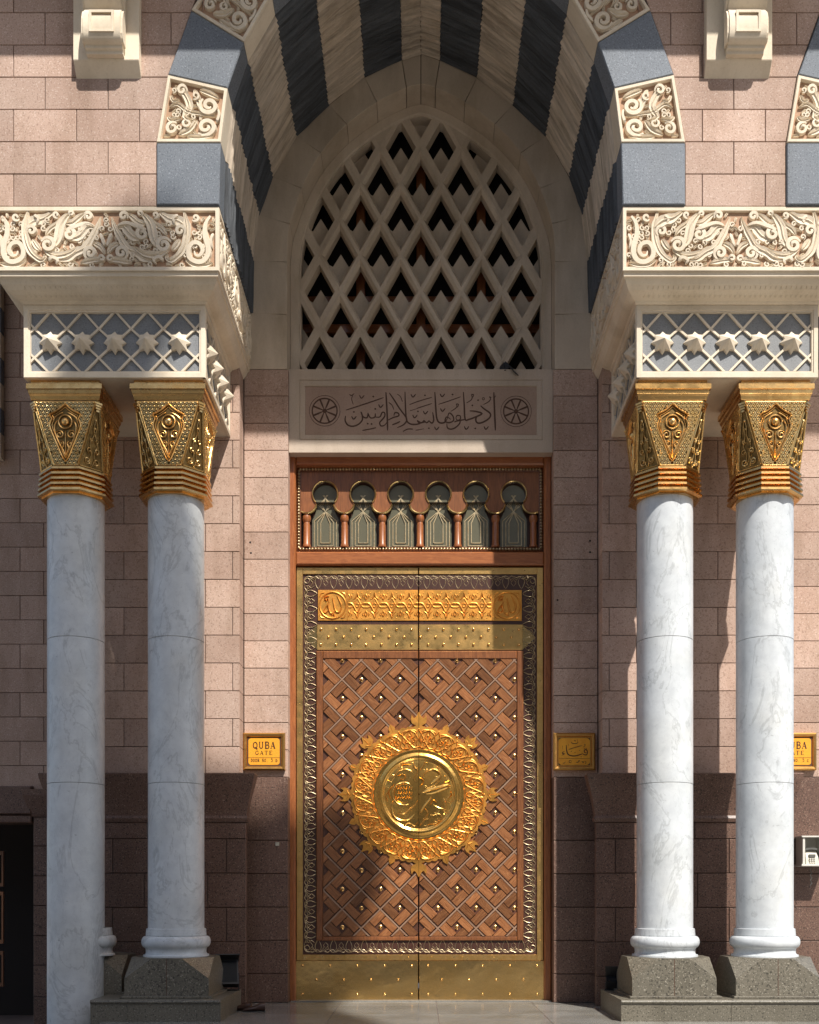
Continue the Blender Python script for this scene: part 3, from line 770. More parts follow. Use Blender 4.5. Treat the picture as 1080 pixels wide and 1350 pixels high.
INK = [ (400,[(380,238),(500,200),(620,160),(715,127)],8), (400,[(376,290),(372,330),(395,370),(440,382),(490,365),(525,325),(522,275),(512,252)],10),
 (400,[(512,258),(535,300),(568,305),(576,262)],9), (400,[(576,268),(598,308),(636,300),(640,268)],9), (400,[(636,300),(680,300),(700,262),(722,262),(725,292),(700,325),(680,350),(690,378),(720,375),(750,340)],9),
 (400,[(735,80),(742,200),(748,330),(750,420)],11), (400,[(765,85),(810,150),(860,230),(912,300),(918,335),(890,370),(835,395)],10),
 (400,[(905,75),(908,180),(918,320),(950,360),(1010,365),(1050,350),(1085,338)],10), (400,[(750,330),(800,305),(848,290),(845,266),(815,262),(806,288)],9),
 (400,[(790,370),(830,355),(862,340)],9), (400,[(835,95),(865,120),(882,165)],5), (400,[(760,170),(790,195),(805,235)],6),
 (400,[(410,100),(430,108),(452,92)],6), (400,[(440,110),(430,140),(445,190)],5), (400,[(525,420),(590,408),(648,395)],7), (400,[(885,430),(930,408),(978,408)],7), (400,[(1000,418),(1075,405)],6),
 (400,[(945,190),(1010,165),(1085,142)],6), (400,[(950,245),(1085,202)],6),
 (550,[(0,165),(60,145),(133,125)],6), (550,[(0,222),(70,200),(133,180)],6), (550,[(158,78),(165,200),(175,310),(200,350),(240,350),(268,318)],11),
 (550,[(70,345),(20,352),(0,330)],9), (550,[(0,330),(40,352),(60,328)],9),(550,[(60,328),(85,352),(108,330)],9),(550,[(108,335),(132,355),(148,325),(138,258)],10),
 (550,[(268,318),(285,265),(318,290),(325,330),(290,350),(250,340),(262,300),(300,322)],9), (550,[(345,310),(355,288),(383,290),(385,318),(360,330),(345,310)],8),
 (550,[(385,312),(378,358),(340,395),(300,408),(270,395),(265,358)],9), (550,[(330,345),(360,335),(430,322)],9),
 (550,[(412,78),(420,200),(428,320),(460,322),(520,300),(578,270),(520,250),(468,246)],11), (550,[(565,200),(600,230),(652,270),(642,310),(590,345),(545,355),(524,335),(530,300),(578,272)],11),
 (550,[(683,80),(690,250),(697,420)],12), (550,[(190,188),(290,155),(388,120)],6), (550,[(300,250),(340,225),(355,205),(350,185),(370,190),(358,215)],6),
 (550,[(440,175),(480,150),(490,125),(485,100),(505,105),(490,130)],6), (550,[(590,190),(635,165),(655,140),(645,120),(662,128)],6), (550,[(0,418),(60,405)],6), (550,[(700,110),(690,130)],8)]
for o_, p in [(400,(520,118)),(400,(690,200)),(400,(450,305)),(400,(978,108)),(400,(993,293)),(550,(225,105)),(550,(228,235)),(550,(75,258)),(550,(175,398)),(550,(440,395)),(550,(615,395))]:
    INK.append((o_, [(p[0]-20, p[1]-12), (p[0]-3, p[1]+15), (p[0]+22, p[1]-12)], 8))
mb = MB()
for o_, pts, w_ in INK: mb.ribbon(zs(o_, pts), w_/6.75*K*1.3, .0035, front(YN), -.0075, 4, (.6, .5), 'ink')
for o_, p in [(400,(450,255)),(400,(640,228)),(400,(573,360)),(400,(607,362)),(400,(622,118)),(550,(105,400)),(550,(70,108)),(550,(315,100)),(550,(543,150)),(550,(492,197)),(550,(518,402)),(400,(1020,250))]:
    q = zs(o_, [p])[0]; mb.prism([(q[0]+.016, q[1]), (q[0], q[1]+.014), (q[0]-.016, q[1]), (q[0], q[1]-.014)], -.008, -.004, front(YN))
q = zs(550, [(590, 138)])[0]; mb.ribbon(circ(*q, .018, 10), .008, .004, front(YN), -.0075, 1, closed=True, prof='ink')
part('inscription', mb.mesh('inscription', 'ink'), lin)
for cx, cy in ((428.1, 541.3), (680.5, 542)):
    mb = MB(); c = LP(cx, cy)
    mb.ribbon(circ(*c, 16.4*K, 32), .018, .006, front(YN), -.008, 1, closed=True, prof='ink')
    mb.ribbon(circ(*c, 20.2*K, 32), .006, .004, front(YN), -.008, 1, closed=True, prof='ink')
    for i in range(8):
        a = math.radians(22.5+45*i); mb.ribbon([(c[0]+r*K*math.cos(a), c[1]+r*K*math.sin(a)) for r in (3, 9, 15.5)], .024, .005, front(YN), -.0075, 1, (.5, 1), 'ink')
    mb.dome(*c, 3*K, .006, front(YN), -.0075)
    part('rosette', mb.mesh('rosette', 'ink'), lin)

# ================================================================== IMPOSTS AND FRIEZES
def sgn_frames(sgn):
    """front frame and inner-side frame for a block whose inner face is at x = sgn*xi"""
    return None
for sgn in (-1, 1):
    wd = 'left' if sgn < 0 else 'right'
    a, b = sorted((sgn*2.50, sgn*5.30)); zt = 10.105; zb = H(7.71)
    fz = thing('carved_frieze', 'cream frieze of deeply carved scrolling leaves on the %s pier' % wd, 'frieze', (sgn*3.9, YF, zb))
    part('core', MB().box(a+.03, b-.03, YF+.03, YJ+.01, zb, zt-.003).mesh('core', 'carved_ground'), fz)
    FF = (Vector((a, YF+.03, zb)), Vector((1, 0, 0)), Vector((0, 0, 1)), Vector((0, -1, 0)))
    L = b-a; hh = zt-zb; R0 = rect(0, L, 0, hh); R1 = rect(.05, L-.05, .055, hh-.055)
    part('border', MB().rings([(R0, 0), (R0, .03), (miter(R0, .005), .035), (miter(R1, -.006), .035), (R1, 0)], FF).mesh('border', 'cream'), fz)
    ox = -3.98; 
    # mirrored so the big spiral sits at the inner corner
    FC = (Vector((sgn*2.55, YF+.03, zb+.055)), Vector((sgn, 0, 0)), Vector((0, 0, 1)), Vector((0, -1, 0)))
    mb = carve_frieze(FC, 2.70, hh-.11, 1.35, 'cream', .045)
    part('carved_scroll', mb.mesh('carved_scroll', 'cream', True), fz)
    # inner return
    FS = (Vector((sgn*2.53, YF+.02, zb)), Vector((0, 1, 0)), Vector((0, 0, 1)), Vector((-sgn, 0, 0)))
    L2 = YJ-YF-.02; Q0 = rect(0, L2, 0, hh); Q1 = rect(.05, L2-.02, .055, hh-.055)
    part('side_border', MB().rings([(Q0, 0), (Q0, .028), (miter(Q0, .005), .032), (miter(Q1, -.006), .032), (Q1, 0)], FS).mesh('side_border', 'cream'), fz)
    FS2 = (Vector((sgn*2.53, YF+.08, zb+.055)), Vector((0, 1, 0)), Vector((0, 0, 1)), Vector((-sgn, 0, 0)))
    part('side_scroll', carve_frieze(FS2, 2.40, hh-.11, 1.2, 'cream', .045).mesh('side_scroll', 'cream', True), fz)
    # cornice below
    imp = thing('impost_block', '%s' % ('shaded left impost block with five pointed stars on grey lattice panel' if sgn < 0 else 'sunlit right impost block with five pointed stars on grey lattice panel'), 'impost', (sgn*3.9, 13.5, H(6.557)))
    ax, bx = sorted((sgn*2.74, sgn*5.05))
    def lv(h, t):
        x0 = a+(ax-a)*t; x1 = b+(bx-b)*t; y0 = YF+(13.5-YF)*t
        return [Vector((x0, y0, H(h))), Vector((x1, y0, H(h))), Vector((x1, YJ-.002, H(h))), Vector((x0, YJ-.002, H(h)))]
    prof = [(7.708, 0.03), (7.705, .06), (7.66, .075), (7.655, .16), (7.64, .19), (7.60, .27), (7.555, .42), (7.53, .60), (7.515, .78), (7.51, .88), (7.495, .9), (7.482, .97)]
    part('cornice', MB().loft([lv(h, t) for h, t in prof][::-1]).mesh('cornice', 'cream'), imp)
    # low-relief chevrons on the cornice
    mb = MB(); n = 34
    for i in range(n):
        u = ax+.1+(bx-ax-.2)*i/(n-1)
        t0, t1 = (.30, .72); p0 = Vector((u, YF+.35*t0-.004, H(7.590))); 
        V = Vector((0, .35*(t1-t0), 7.522-7.590)).normalized(); Fc = (Vector((u, YF+.35*t0, H(7.590))), Vector((1, 0, 0)), -V, Vector((0, -.42, -.9)).normalized())
        ll = .155
        mb.ribbon([(-.03, -ll), (0, -.01), (.03, -ll)], .013, .012, Fc, 0, 1, (1, 1), 'flat')
    part('chevron_relief', mb.mesh('chevron_relief', 'cream'), imp)
    zb2, zt2 = H(6.557), H(7.480)
    part('core', MB().box(ax+.04, bx-.04, 13.54, YW+.3, zb2+.02, zt2).mesh('core', 'greypanel'), imp)
    part('bottom_slab', MB().box(ax+.035, bx-.035, 13.535, YW+.04, zb2-.0, zb2+.05).mesh('bottom_slab', 'cream'), imp)
    sc = 13.5/1400; ctr = (ax+bx)/2
    def panel(F, L, HT, nstar, names):
        R0 = rect(0, L, 0, HT); R1 = rect(.10, L-.055-.03, .10, HT-.10)
        R1 = rect(.085, L-.085, .092, HT-.092)
        part('panel_frame', MB().rings([(R0, -.0), (R0, .04), (miter(R0, .005), .045), (miter(R1, -.03), .045), (miter(R1, -.024), .032), (miter(R1, -.006), .032), (R1, 0)], F).mesh('panel_frame', 'cream'), imp)
        if nstar == 5: sp = .4095; st = L/2-2*sp
        else: sp = (L-.17)/nstar; st = .085+sp/2
        mid = HT*.49; top = HT-.092; bot = .092; up = mid+.18; dn = mid-.19
        mb = MB()
        R = R1
        def seg(p, q, w=.026, h=.024):
            d = (q[0]-p[0], q[1]-p[1]); l = math.hypot(*d); nx, nz = -d[1]/l*w/2, d[0]/l*w/2
            P = clip(ccw([(p[0]+nx, p[1]+nz), (q[0]+nx, q[1]+nz), (q[0]-nx, q[1]-nz), (p[0]-nx, p[1]-nz)]), R)
            if len(P) >= 3 and area(P) > 1e-4: mb.prism(P, 0, h, F)
        for i in range(-1, nstar+1):
            u = st+sp*i
            for k_, s in enumerate((-1, 1)):
                e = .0012*(k_)
                seg((u, top+.03), (u+s*sp/2, up), h=.024+e); seg((u+s*sp/2, up), (u, mid), h=.0246+e)
                seg((u, mid), (u+s*sp/2, dn), h=.0252+e); seg((u+s*sp/2, dn), (u+s*(.0), bot-.10), h=.0258+e) if False else seg((u+s*sp/2, dn), (u, dn-.21), h=.0258+e)
        part('lattice_strips', mb.mesh('lattice_strips', 'cream'), imp)
        for i in range(nstar):
            u = st+sp*i; O, U, V, Nn = F
            mb = MB(); vs = []; r0, r1 = .145, .098
            for k_ in range(16):
                aa = math.pi/2+math.pi*k_/8; r = r0 if k_ % 2 == 0 else r1
                vs.append(U*(r*math.cos(aa))+V*(r*math.sin(aa))+Nn*(.02 if k_ % 2 == 0 else .055))
            base = [v-Nn*v.dot(Nn) for v in vs]
            allv = base+vs+[Nn*.15]
            fs = [(k_, (k_+1) % 16, 16+(k_+1) % 16, 16+k_) for k_ in range(16)]+[(16+k_, 16+(k_+1) % 16, 32) for k_ in range(16)]
            mb.add(allv, fs)
            part('star_boss', mb.mesh('star_boss', 'cream'), imp, O+U*u+V*mid+Nn*0)
    panel((Vector((ax, 13.54, zb2)), Vector((1, 0, 0)), Vector((0, 0, 1)), Vector((0, -1, 0))), bx-ax, zt2-zb2, 5, None)
    xs_ = sgn*(2.74+.04)
    panel((Vector((xs_, 13.51, zb2)), Vector((0, 1, 0)), Vector((0, 0, 1)), Vector((-sgn, 0, 0))), YW-13.51, zt2-zb2, 4, None)
    xo = sgn*(5.05-.04)
    part('outer_frame', MB().box(min(xo, xo+sgn*.035), max(xo, xo+sgn*.035), 13.545, YW, zb2, zt2).mesh('outer_frame', 'cream'), imp)

# ================================================================== CORBELS
def corbel(label, xc, dx=0):
    o = thing('corbel', label, 'corbel', (xc, YF, 10.35+EYE-.26), 'stone scroll corbels under the balcony')
    zb = H(10.09)
    zt = H(13.3)
    def pl(y, z, e=0): return [Vector((xc-.402+e, y, z)), Vector((xc+.402-e, y, z))]
    F = (Vector((xc, 0, 0)), Vector((0, 1, 0)), Vector((0, 0, 1)), Vector((1, 0, 0)))
    part('plate', MB().prism(ccw([(13.035, H(10.225)), (13.03, H(10.235)), (13.03, zt), (YF, zt), (YF, H(10.09))]), -.402, .402, F, .006).mesh('plate', 'cream'), o)
    p = [(13.03, 10.25), (12.965, 10.25), (12.96, 10.285), (12.93, 10.295), (12.925, 10.33), (12.885, 10.34), (12.86, 10.37), (12.84, 10.42), (12.835, 10.50), (12.84, 10.60), (12.865, 10.68), (12.90, 10.735),
         (12.93, 10.75), (12.93, 10.77), (12.90, 10.80), (12.85, 10.88), (12.76, 11.0), (12.62, 11.25), (12.5, 11.6), (12.4, 12.2), (12.35, 13.3), (13.03, 13.3)]
    part('scroll', MB().prism(ccw([(y, H(h)) for y, h in p]), -.225+dx, .225+dx, F).mesh('scroll', 'cream', True), o)
    for s2 in (-1, 1):
        part('scroll_cheek', MB().prism(ccw([(y+.015, H(h)) for y, h in p if 10.33 < h < 11.7]+[(13.0, H(11.7)), (13.0, H(10.34))]), min(s2*.2255, s2*.25)+dx, max(s2*.2255, s2*.25)+dx, F, .004).mesh('scroll_cheek', 'cream'), o)
    part('scroll_panel', MB().rings([(rect(-.15, .15, -.13, .13), -.01), (rect(-.15, .15, -.13, .13), .014), (rect(-.12, .12, -.10, .10), .014), (rect(-.12, .12, -.10, .10), -.002)], (Vector((xc+dx, 12.842, H(10.55))), Vector((1, 0, 0)), Vector((0, 0, 1)), Vector((0, -1, 0)))).mesh('scroll_panel', 'cream'), o)
    return o
corbel('stone scroll corbel left of the arch, top left of the picture', -3.862)
corbel('stone scroll corbel between the two arches, top right of the picture', 3.91, .05)

# ================================================================== COLUMNS
def octa(ap, half, z, rot=0):
    """octagon: axis faces at apothem ap with half width 'half'"""
    P = [(half, -ap), (ap, -half), (ap, half), (half, ap), (-half, ap), (-ap, half), (-ap, -half), (-half, -ap)]
    return [Vector((x, y, z)) for x, y in P]
T8 = math.tan(math.pi/8)
def make_column(label, loc, bare=False):
    c = thing('marble_column', label, 'column', loc, 'white marble columns with gold capitals')
    X, Y, _ = loc
    P = lambda name, mb, m, smooth=False, par=None, rotz=0, **k: part(name, mb.mesh(name, m, smooth) if isinstance(mb, MB) else mb, par or c, loc, rotz=rotz, **k)
    zs_ = [H(-.52), H(1.43), H(3.31), H(5.20)]
    if bare: zs_[0] = -.622
    r = .36
    for i, (z0, z1) in enumerate(zip(zs_, zs_[1:])):
        rr = [r-.002*k for k in range(4)]
        P('shaft_drum', MB().lathe([(r+.004-.004, z0+.002), (r+.004, z0+.006), (r+.003, z1-.006), (r-.001, z1-.002)], 56), 'marble', True)
    P('joint_core', MB().lathe([(r-.006, zs_[0]+.004), (r-.006, H(5.2))], 32), 'ink', True)
    if bare: off = Vector((.062, .16, 0))
    else: off = Vector((0, 0, 0))
    prof = [(.372, H(-.455)), (.385, H(-.46)), (.388, H(-.50)), (.392, H(-.545)), (.385, H(-.553))]
    tor = [(.40, H(-.556))]+[(.40+.047*math.cos(a), H(-.632)+.075*math.sin(a)) for a in [math.radians(80-20*i) for i in range(9)]]+[(.402, H(-.712)), (.392, H(-.73)), (.39, H(-.77)), (.402, H(-.795)), (.425, H(-.80)), (.428, H(-.822))]
    mb = MB().lathe([(.30, H(-.455))]+prof+tor[0:]+[(.30, H(-.822))], 56)
    if bare: mb.v = [(v[0]*.92+off.x, v[1]*.92+off.y, v[2]) for v in mb.v]
    P('base', mb, 'marble', True)
    # plinth: square with cut upper corners
    z0, zm, z1 = .302 if not bare else .302, .302+.22, H(-.824); s, t = .535, .19
    cx, cy = (.10, .50) if bare else (0, 0)
    if bare: s = .50
    sq = [(-s, -s), (s, -s), (s, s), (-s, s)]
    vs = [Vector((x+cx, y+cy, z0)) for x, y in sq]+[Vector((x+cx, y+cy, zm)) for x, y in sq]
    top = [(-t, -s), (t, -s), (s, -t), (s, t), (t, s), (-t, s), (-s, t), (-s, -t)]
    vs += [Vector((x+cx, y+cy, z1)) for x, y in top]
    fs = [(0, 3, 2, 1), tuple(range(8, 16))]
    fs += [(0, 1, 5, 9, 8, 4), (1, 2, 6, 11, 10, 5), (2, 3, 7, 13, 12, 6), (3, 0, 4, 15, 14, 7), (4, 8, 15), (5, 10, 9), (6, 12, 11), (7, 14, 13)]
    mb = MB(); mb.add(vs, fs); P('plinth', mb, 'speckle')
    if not bare:
        P('plinth_joint', MB().box(-.004, .004, -s-.0015, -s+.01, z0, z1-.003), 'ink')
    # capital
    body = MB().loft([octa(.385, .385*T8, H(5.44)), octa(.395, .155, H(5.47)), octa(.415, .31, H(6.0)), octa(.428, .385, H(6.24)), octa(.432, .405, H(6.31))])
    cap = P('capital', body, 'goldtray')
    rg = []; z = 5.44
    n = 5; hh = (5.47-5.13)/n
    rg = [(.36, 5.47), (.405, 5.47)]
    for i in range(n):
        zt_ = 5.47-i*hh; e = .405+.005*i
        rg += [(e+.020, zt_-hh*.10), (e+.022, zt_-hh*.50), (e-.030, zt_-hh*.72), (e-.026, zt_-hh)]
    rg += [(.36, 5.13)]
    P('neck_rings', MB().loft([octa(a, a*T8, H(h)) for a, h in rg][::-1]), 'goldring', par=cap)
    sq = lambda s, z: [Vector((x*s, y*s, H(z))) for x, y in ((-1, -1), (1, -1), (1, 1), (-1, 1))]
    P('top_slab', MB().loft([sq(.435, 6.305), sq(.440, 6.315), sq(.446, 6.35), sq(.458, 6.375), sq(.462, 6.38), sq(.466, 6.425), sq(.483, 6.43), sq(.483, 6.494), sq(.478, 6.498), sq(.44, 6.50), sq(.44, 6.553)]), 'goldring', par=cap)
    # relief faces
    if 'relief' not in BOXM:
        tilt = math.atan2(.432-.397, .84)
        F = (Vector((0, -.398, H(5.47))), Vector((1, 0, 0)), Vector((0, -math.sin(tilt), math.cos(tilt))), Vector((0, -math.cos(tilt), -math.sin(tilt))))
        trap = [(-.150, .01), (.150, .01), (.285, .47), (.385, .815), (-.385, .815), (-.285, .47)]
        ogee = [(0, .06), (.06, .16), (.10, .26), (.16, .40), (.20, .52), (.17, .60), (.20, .65), (.12, .69), (.05, .74), (0, .78)]
        og = ogee+[(-x, z) for x, z in ogee[::-1][1:-1]]; ogs = ccw(crom(og, 2, True))
        lat = MB(); sp = .052; d = .012
        def inp(p, Q):
            r_ = False; j = len(Q)-1
            for i in range(len(Q)):
                if (Q[i][1] > p[1]) != (Q[j][1] > p[1]) and p[0] < (Q[j][0]-Q[i][0])*(p[1]-Q[i][1])/(Q[j][1]-Q[i][1])+Q[i][0]: r_ = not r_
                j = i
            return r_
        for k_ in range(-30, 31):
            for s in (-1, 1):
                run = []
                for i in range(70):
                    z = i*.013; x = s*(z*.62)+k_*sp
                    ok = inp((x, z), trap) and not inp((x, z), ogs)
                    if ok: run.append((x, z))
                    if (not ok or i == 69) and len(run) > 2:
                        lat.ribbon([run[0], run[-1]], .013, .015+.001*(s+1), F, 0, 1, (1, 1), 'flat'); run = []
                    elif not ok: run = []
        for i in range(1, 60):
            for k_ in range(-30, 31):
                z = i*sp/2/.62; x = (k_+(.5 if i % 2 == 0 else 0))*sp
                if inp((x, z), miter(trap, .015)) and not inp((x, z), miter(ogs, -.012)): lat.dome(x, z, .0165, .022, F, 0, 7, 2)
        BOXM['relief'] = lat.mesh('lattice_relief', 'goldcap')
        orn = MB()
        for P_, w_, h_ in ((ogs, .024, .026),): orn.ribbon(P_, w_, h_, F, 0, 1, closed=True)
        orn.ribbon(miter(ogs, .028), .010, .012, F, 0, 1, closed=True)
        for s in (-1, 1):
            orn.ribbon([(s*x, z) for x, z in spiral(.075, .40, .055, .010, 1.5, .5)], .020, .016, F)
            orn.ribbon([(s*x, z) for x, z in spiral(.055, .28, .040, .008, 1.4, 1.2)], .016, .014, F)
            orn.ribbon([(0, .12), (s*.03, .20), (s*.085, .30), (s*.13, .42), (s*.135, .52), (s*.10, .58)], .020, .016, F)
            orn.ribbon([(s*.02, .18), (s*.045, .23), (s*.02, .26)], .016, .014, F)
            orn.ribbon([(s*.03, .68), (s*.07, .66), (s*.13, .62), (s*.16, .58)], .018, .014, F)
            orn.ribbon([(s*.12, .12), (s*.145, .17), (s*.155, .24)], .008, .01, F)
            orn.ribbon([(s*.19, .42), (s*.23, .60), (s*.21, .66)], .016, .012, F)
        orn.ribbon([(0, .10), (0, .2), (0, .35), (0, .46)], .014, .016, F)
        orn.ribbon(circ(0, .56, .085, 20), .018, .016, F, 0, 1, closed=True)
        for sg in (-1, 1): orn.ribbon([(sg*x, z) for x, z in ((.150, .01), (.285, .47), (.385, .815))], .022, .014, F, 0, 1, (1, 1))
        orn.ribbon([(-.38, .81), (.38, .81)], .022, .016, F, 0, 1, (1, 1)); orn.ribbon([(-.15, .015), (.15, .015)], .018, .014, F, 0, 1, (1, 1))
        BOXM['orn'] = orn.mesh('ornament', 'gold', True)
        BOXM['boss'] = MB().dome(0, .56, .050, .045, F, .004, 16, 5).mesh('boss', 'gold', True)
        # corner scroll, on the chamfer face
        a0 = Vector((.155, -.395, H(5.48))); a1 = Vector((.395, -.155, H(5.48))); b0 = Vector((.385, -.428, H(6.24))); b1 = Vector((.428, -.385, H(6.24)))
        mb_, mt_ = (a0+a1)/2, (b0+b1)/2; Vv = (mt_-mb_); Lc = Vv.length; Vv.normalize(); Uu = (a1-a0).normalized(); Nn = Uu.cross(Vv).normalized()
        if Nn.y > 0: Nn = -Nn
        F2 = (mb_, Uu, Vv, Nn)
        cs = MB()
        for s in (-1, 1):
            cs.ribbon([(s*x, z) for x, z in ((.155, .02), (.03, .70))], .018, .012, F2, .004, 1, (1, 1))
            cs.ribbon([(s*x, z) for x, z in spiral(.06, .10, .045, .008, 1.5, 3.1)], .020, .016, F2, .004)
            cs.ribbon([(s*x, z) for x, z in spiral(.05, .23, .036, .008, 1.4, 4.0)], .016, .015, F2, .004)
            cs.ribbon([(s*x, z) for x, z in spiral(.035, .35, .028, .006, 1.3, 3.5)], .013, .014, F2, .004)
            cs.ribbon([(0, .02), (s*.03, .10), (s*.02, .20), (s*.05, .30), (s*.01, .42), (s*.02, .52), (0, .62)], .014, .016, F2, .004)
        cs.ribbon([(-.15, .015), (.15, .015)], .018, .012, F2, .004, 1, (1, 1))
        cs.dome(0, .60, .018, .016, F2, .004); cs.dome(0, .50, .016, .014, F2, .004)
        BOXM['corner'] = cs.mesh('corner_scroll', 'goldcap', True)
        # little stepped niche where chamfer meets the slab
        nc = MB()
        for i in range(4):
            e = .020+.010*i; zz = 6.16+i*.030
            F3 = (Vector((.405+.003*i, -.405-.003*i, H(zz))), Vector((.7071, .7071, 0)), Vector((0, 0, 1)), Vector((.7071, -.7071, 0)))
            nc.prism(rect(-e, e, 0, .024), -.03, .010+.004*i, F3)
        BOXM['niche'] = nc.mesh('stepped_corner', 'gold')
    for k_ in range(4):
        q = math.pi/2*k_
        P('lattice_relief', BOXM['relief'], None, par=cap, rotz=q); P('ornament', BOXM['orn'], None, par=cap, rotz=q)
        P('boss', BOXM['boss'], None, par=cap, rotz=q); P('corner_scroll', BOXM['corner'], None, par=cap, rotz=q); P('stepped_corner', BOXM['niche'], None, par=cap, rotz=q)
    return c
YC = 14.0
make_column('leftmost marble column, in shade, its shaft running down past the bottom edge', (-4.545, YC, 0), True)
make_column('shaded marble column on a cut granite plinth just left of the door', (-3.225, YC, 0))
make_column('sunlit marble column on a cut granite plinth just right of the door', (3.215, YC, 0))
make_column('sunlit marble column nearest the right edge, beside the wall telephone', (4.53, YC, 0))
for sgn in (-1, 1):
    a, b = sorted((sgn*2.50, sgn*5.32))
    if sgn < 0: a = -4.13
    st = thing('plinth_step', 'speckled granite step under the %s column plinths' % ('left' if sgn < 0 else 'right'), 'step', (sgn*3.9, 14, 0))
    y0, y1 = 13.25, 14.78
    xs = sorted([a, sgn*3.66 if sgn < 0 else 3.88, b])
    for c, d in zip(xs, xs[1:]):
        lo = lambda z, e: [Vector((c+.002, y0-e, z)), Vector((d-.002, y0-e, z)), Vector((d-.002, y1, z)), Vector((c+.002, y1, z))]
        part('riser_stone', MB().loft([lo(-.62 if c < -4 else 0, -.012), lo(.225, -.012)]).mesh('riser_stone', 'speckle'), st)
        part('tread_stone', MB().loft([lo(.226, -.004), lo(.232, .006), lo(.25, .01), lo(.264, .004), lo(.27, -.008)]).mesh('tread_stone', 'speckle'), st)
    for xc in (sgn*3.225, sgn*4.54):
        part('tread_pad', MB().box(xc-.58, xc+.58, YC-.58, YC+.58, .271, .301, .004).mesh('tread_pad', 'speckle'), st) if not (sgn < 0 and abs(xc) > 4) else part('tread_pad', MB().box(xc+.0, xc+.64, YC+.0, YC+1.05, -.62, .301, .004).mesh('tread_pad', 'speckle'), st)

# ================================================================== DOOR FRAME AND TRANSOM
KD = YD/1400
def DP(px, py): return ((px-555)*KD, H((1178-py)*KD))
def DR(l, t, r, b): p = DP(l, b); q = DP(r, t); return rect(p[0], q[0], p[1], q[1])
df = thing('door_frame', 'polished wooden door frame with a band of six keyhole lights above the doors', 'door frame', (0, YD, 0))
def fp(name, rct, d0, d1, m, bev=.01, par=None, **k):
    cx = (rct[0][0]+rct[1][0])/2; cz = (rct[0][1]+rct[2][1])/2
    return part(name, MB().prism([(p[0]-cx, p[1]-cz) for p in rct], d0, d1, None, bev).mesh(name, m), par or df, (cx, YD, cz), **k)
bot = 1319.5
fp('stile', DR(381.5, 596, 390.5, bot), -.10, .075, 'wood', .02); fp('stile', DR(716.8, 596, 726.5, bot), -.10, .075, 'wood', .02)
fp('head_rail', DR(390.7, 596, 716.6, 615), -.10, .070, 'woodh', .02)
fp('middle_rail', DR(390.7, 729, 716.6, 746.5), -.10, .070, 'woodh', .02)
YT = 16.0; KT = YT/1400
def TP(px, py): return ((px-555)*KT, H((1178-py)*KT))
def TR(l, t, r, b): p = TP(l, b); q = TP(r, t); return rect(p[0], q[0], p[1], q[1])
fp('back_panel', DR(389, 614, 718, 731), -.26, -.18, 'wooddk', 0)
fp('deep_rail', DR(390.7, 596, 716.6, 614), -.25, -.101, 'woodmid', 0); fp('deep_rail', DR(390.7, 730, 716.6, 746), -.25, -.101, 'woodmid', 0)
fp('deep_stile', DR(382, 596, 390.5, 746), -.25, -.101, 'woodmid', 0); fp('deep_stile', DR(717, 596, 726, 746), -.25, -.101, 'woodmid', 0)
# gold bead border
zt_ = TP(0, 617)[1]; zb_ = TP(0, 728)[1]; xl = TP(391.5, 0)[0]; xr = TP(716, 0)[0]
Rb = rect(xl, xr, zb_, zt_); Rc = miter(Rb, .066)
part('bead_bed', MB().rings([(Rb, -.02), (Rb, .035), (miter(Rb, .012), .045), (miter(Rb, .014), .032), (miter(Rb, .054), .032), (miter(Rb, .056), .044), (Rc, .038), (Rc, -.02)]).mesh('bead_bed', 'woodmid'), df, (0, YT, 0))
mb = MB(); Rm = miter(Rb, .034)
for i in range(4):
    p, q = Rm[i], Rm[(i+1) % 4]; L = math.dist(p, q); n = int(L/.046)
    for k_ in range(n):
        t = (k_+.5)/n; u, v = p[0]+(q[0]-p[0])*t, p[1]+(q[1]-p[1])*t
        mb.box(u-.017, u+.017, -.056, -.03, v-.017, v+.017, .006) if False else mb.dome(u, v, .023, .030, None, .032, 7, 3)
part('gold_beads', mb.mesh('gold_beads', 'silver'), df, (0, YT, 0))
# fascia boards
KX = [428.9+49.72*i for i in range(6)]; TX = [404.1+49.72*i for i in range(7)]
top = 623.3; cy = 652; R_ = 16.2
def V2(p): return TP(*p)
def arcpx(cx, cy, r, a0, a1, n): return [(cx+r*math.cos(math.radians(a0+(a1-a0)*i/n)), cy-r*math.sin(math.radians(a0+(a1-a0)*i/n))) for i in range(n+1)]
al = math.degrees(math.acos(12.3/R_))
for x in KX:
    P = [(x-12.2, top), (x+12.2, top)]+arcpx(x, cy, R_, al, 180-al, 10)
    P = ccw([V2(p) for p in P]); part('fascia_board', MB().prism(P, 0, .022).mesh('fascia_board', 'woodmid'), df, (0, YT, 0))
nk = -42
for x in TX:
    kl, kr = x-24.86, x+24.86
    l = max(x-12.4, 397.5); r_ = min(x+12.4, 710.5)
    right = arcpx(kr, cy, R_, 180-al, 180-nk-0, 8) if kr < 700 else [(r_, top+1), (r_, 669)]
    left = arcpx(kl, cy, R_, al, nk, 8) if kl > 410 else [(l, top+1), (l, 669)]
    # right side going down: from (x+12.4) around neighbour circle to the neck, then tongue
    P = [(l, top), (r_, top)]+right+(arcpx(x, 664, 13.0, -10, -170, 10))+left[::-1]
    P = clean([V2(p) for p in P], .002)
    part('fascia_board', MB().prism(ccw(P), 0, .022).mesh('fascia_board', 'woodmid'), df, (0, YT, 0))
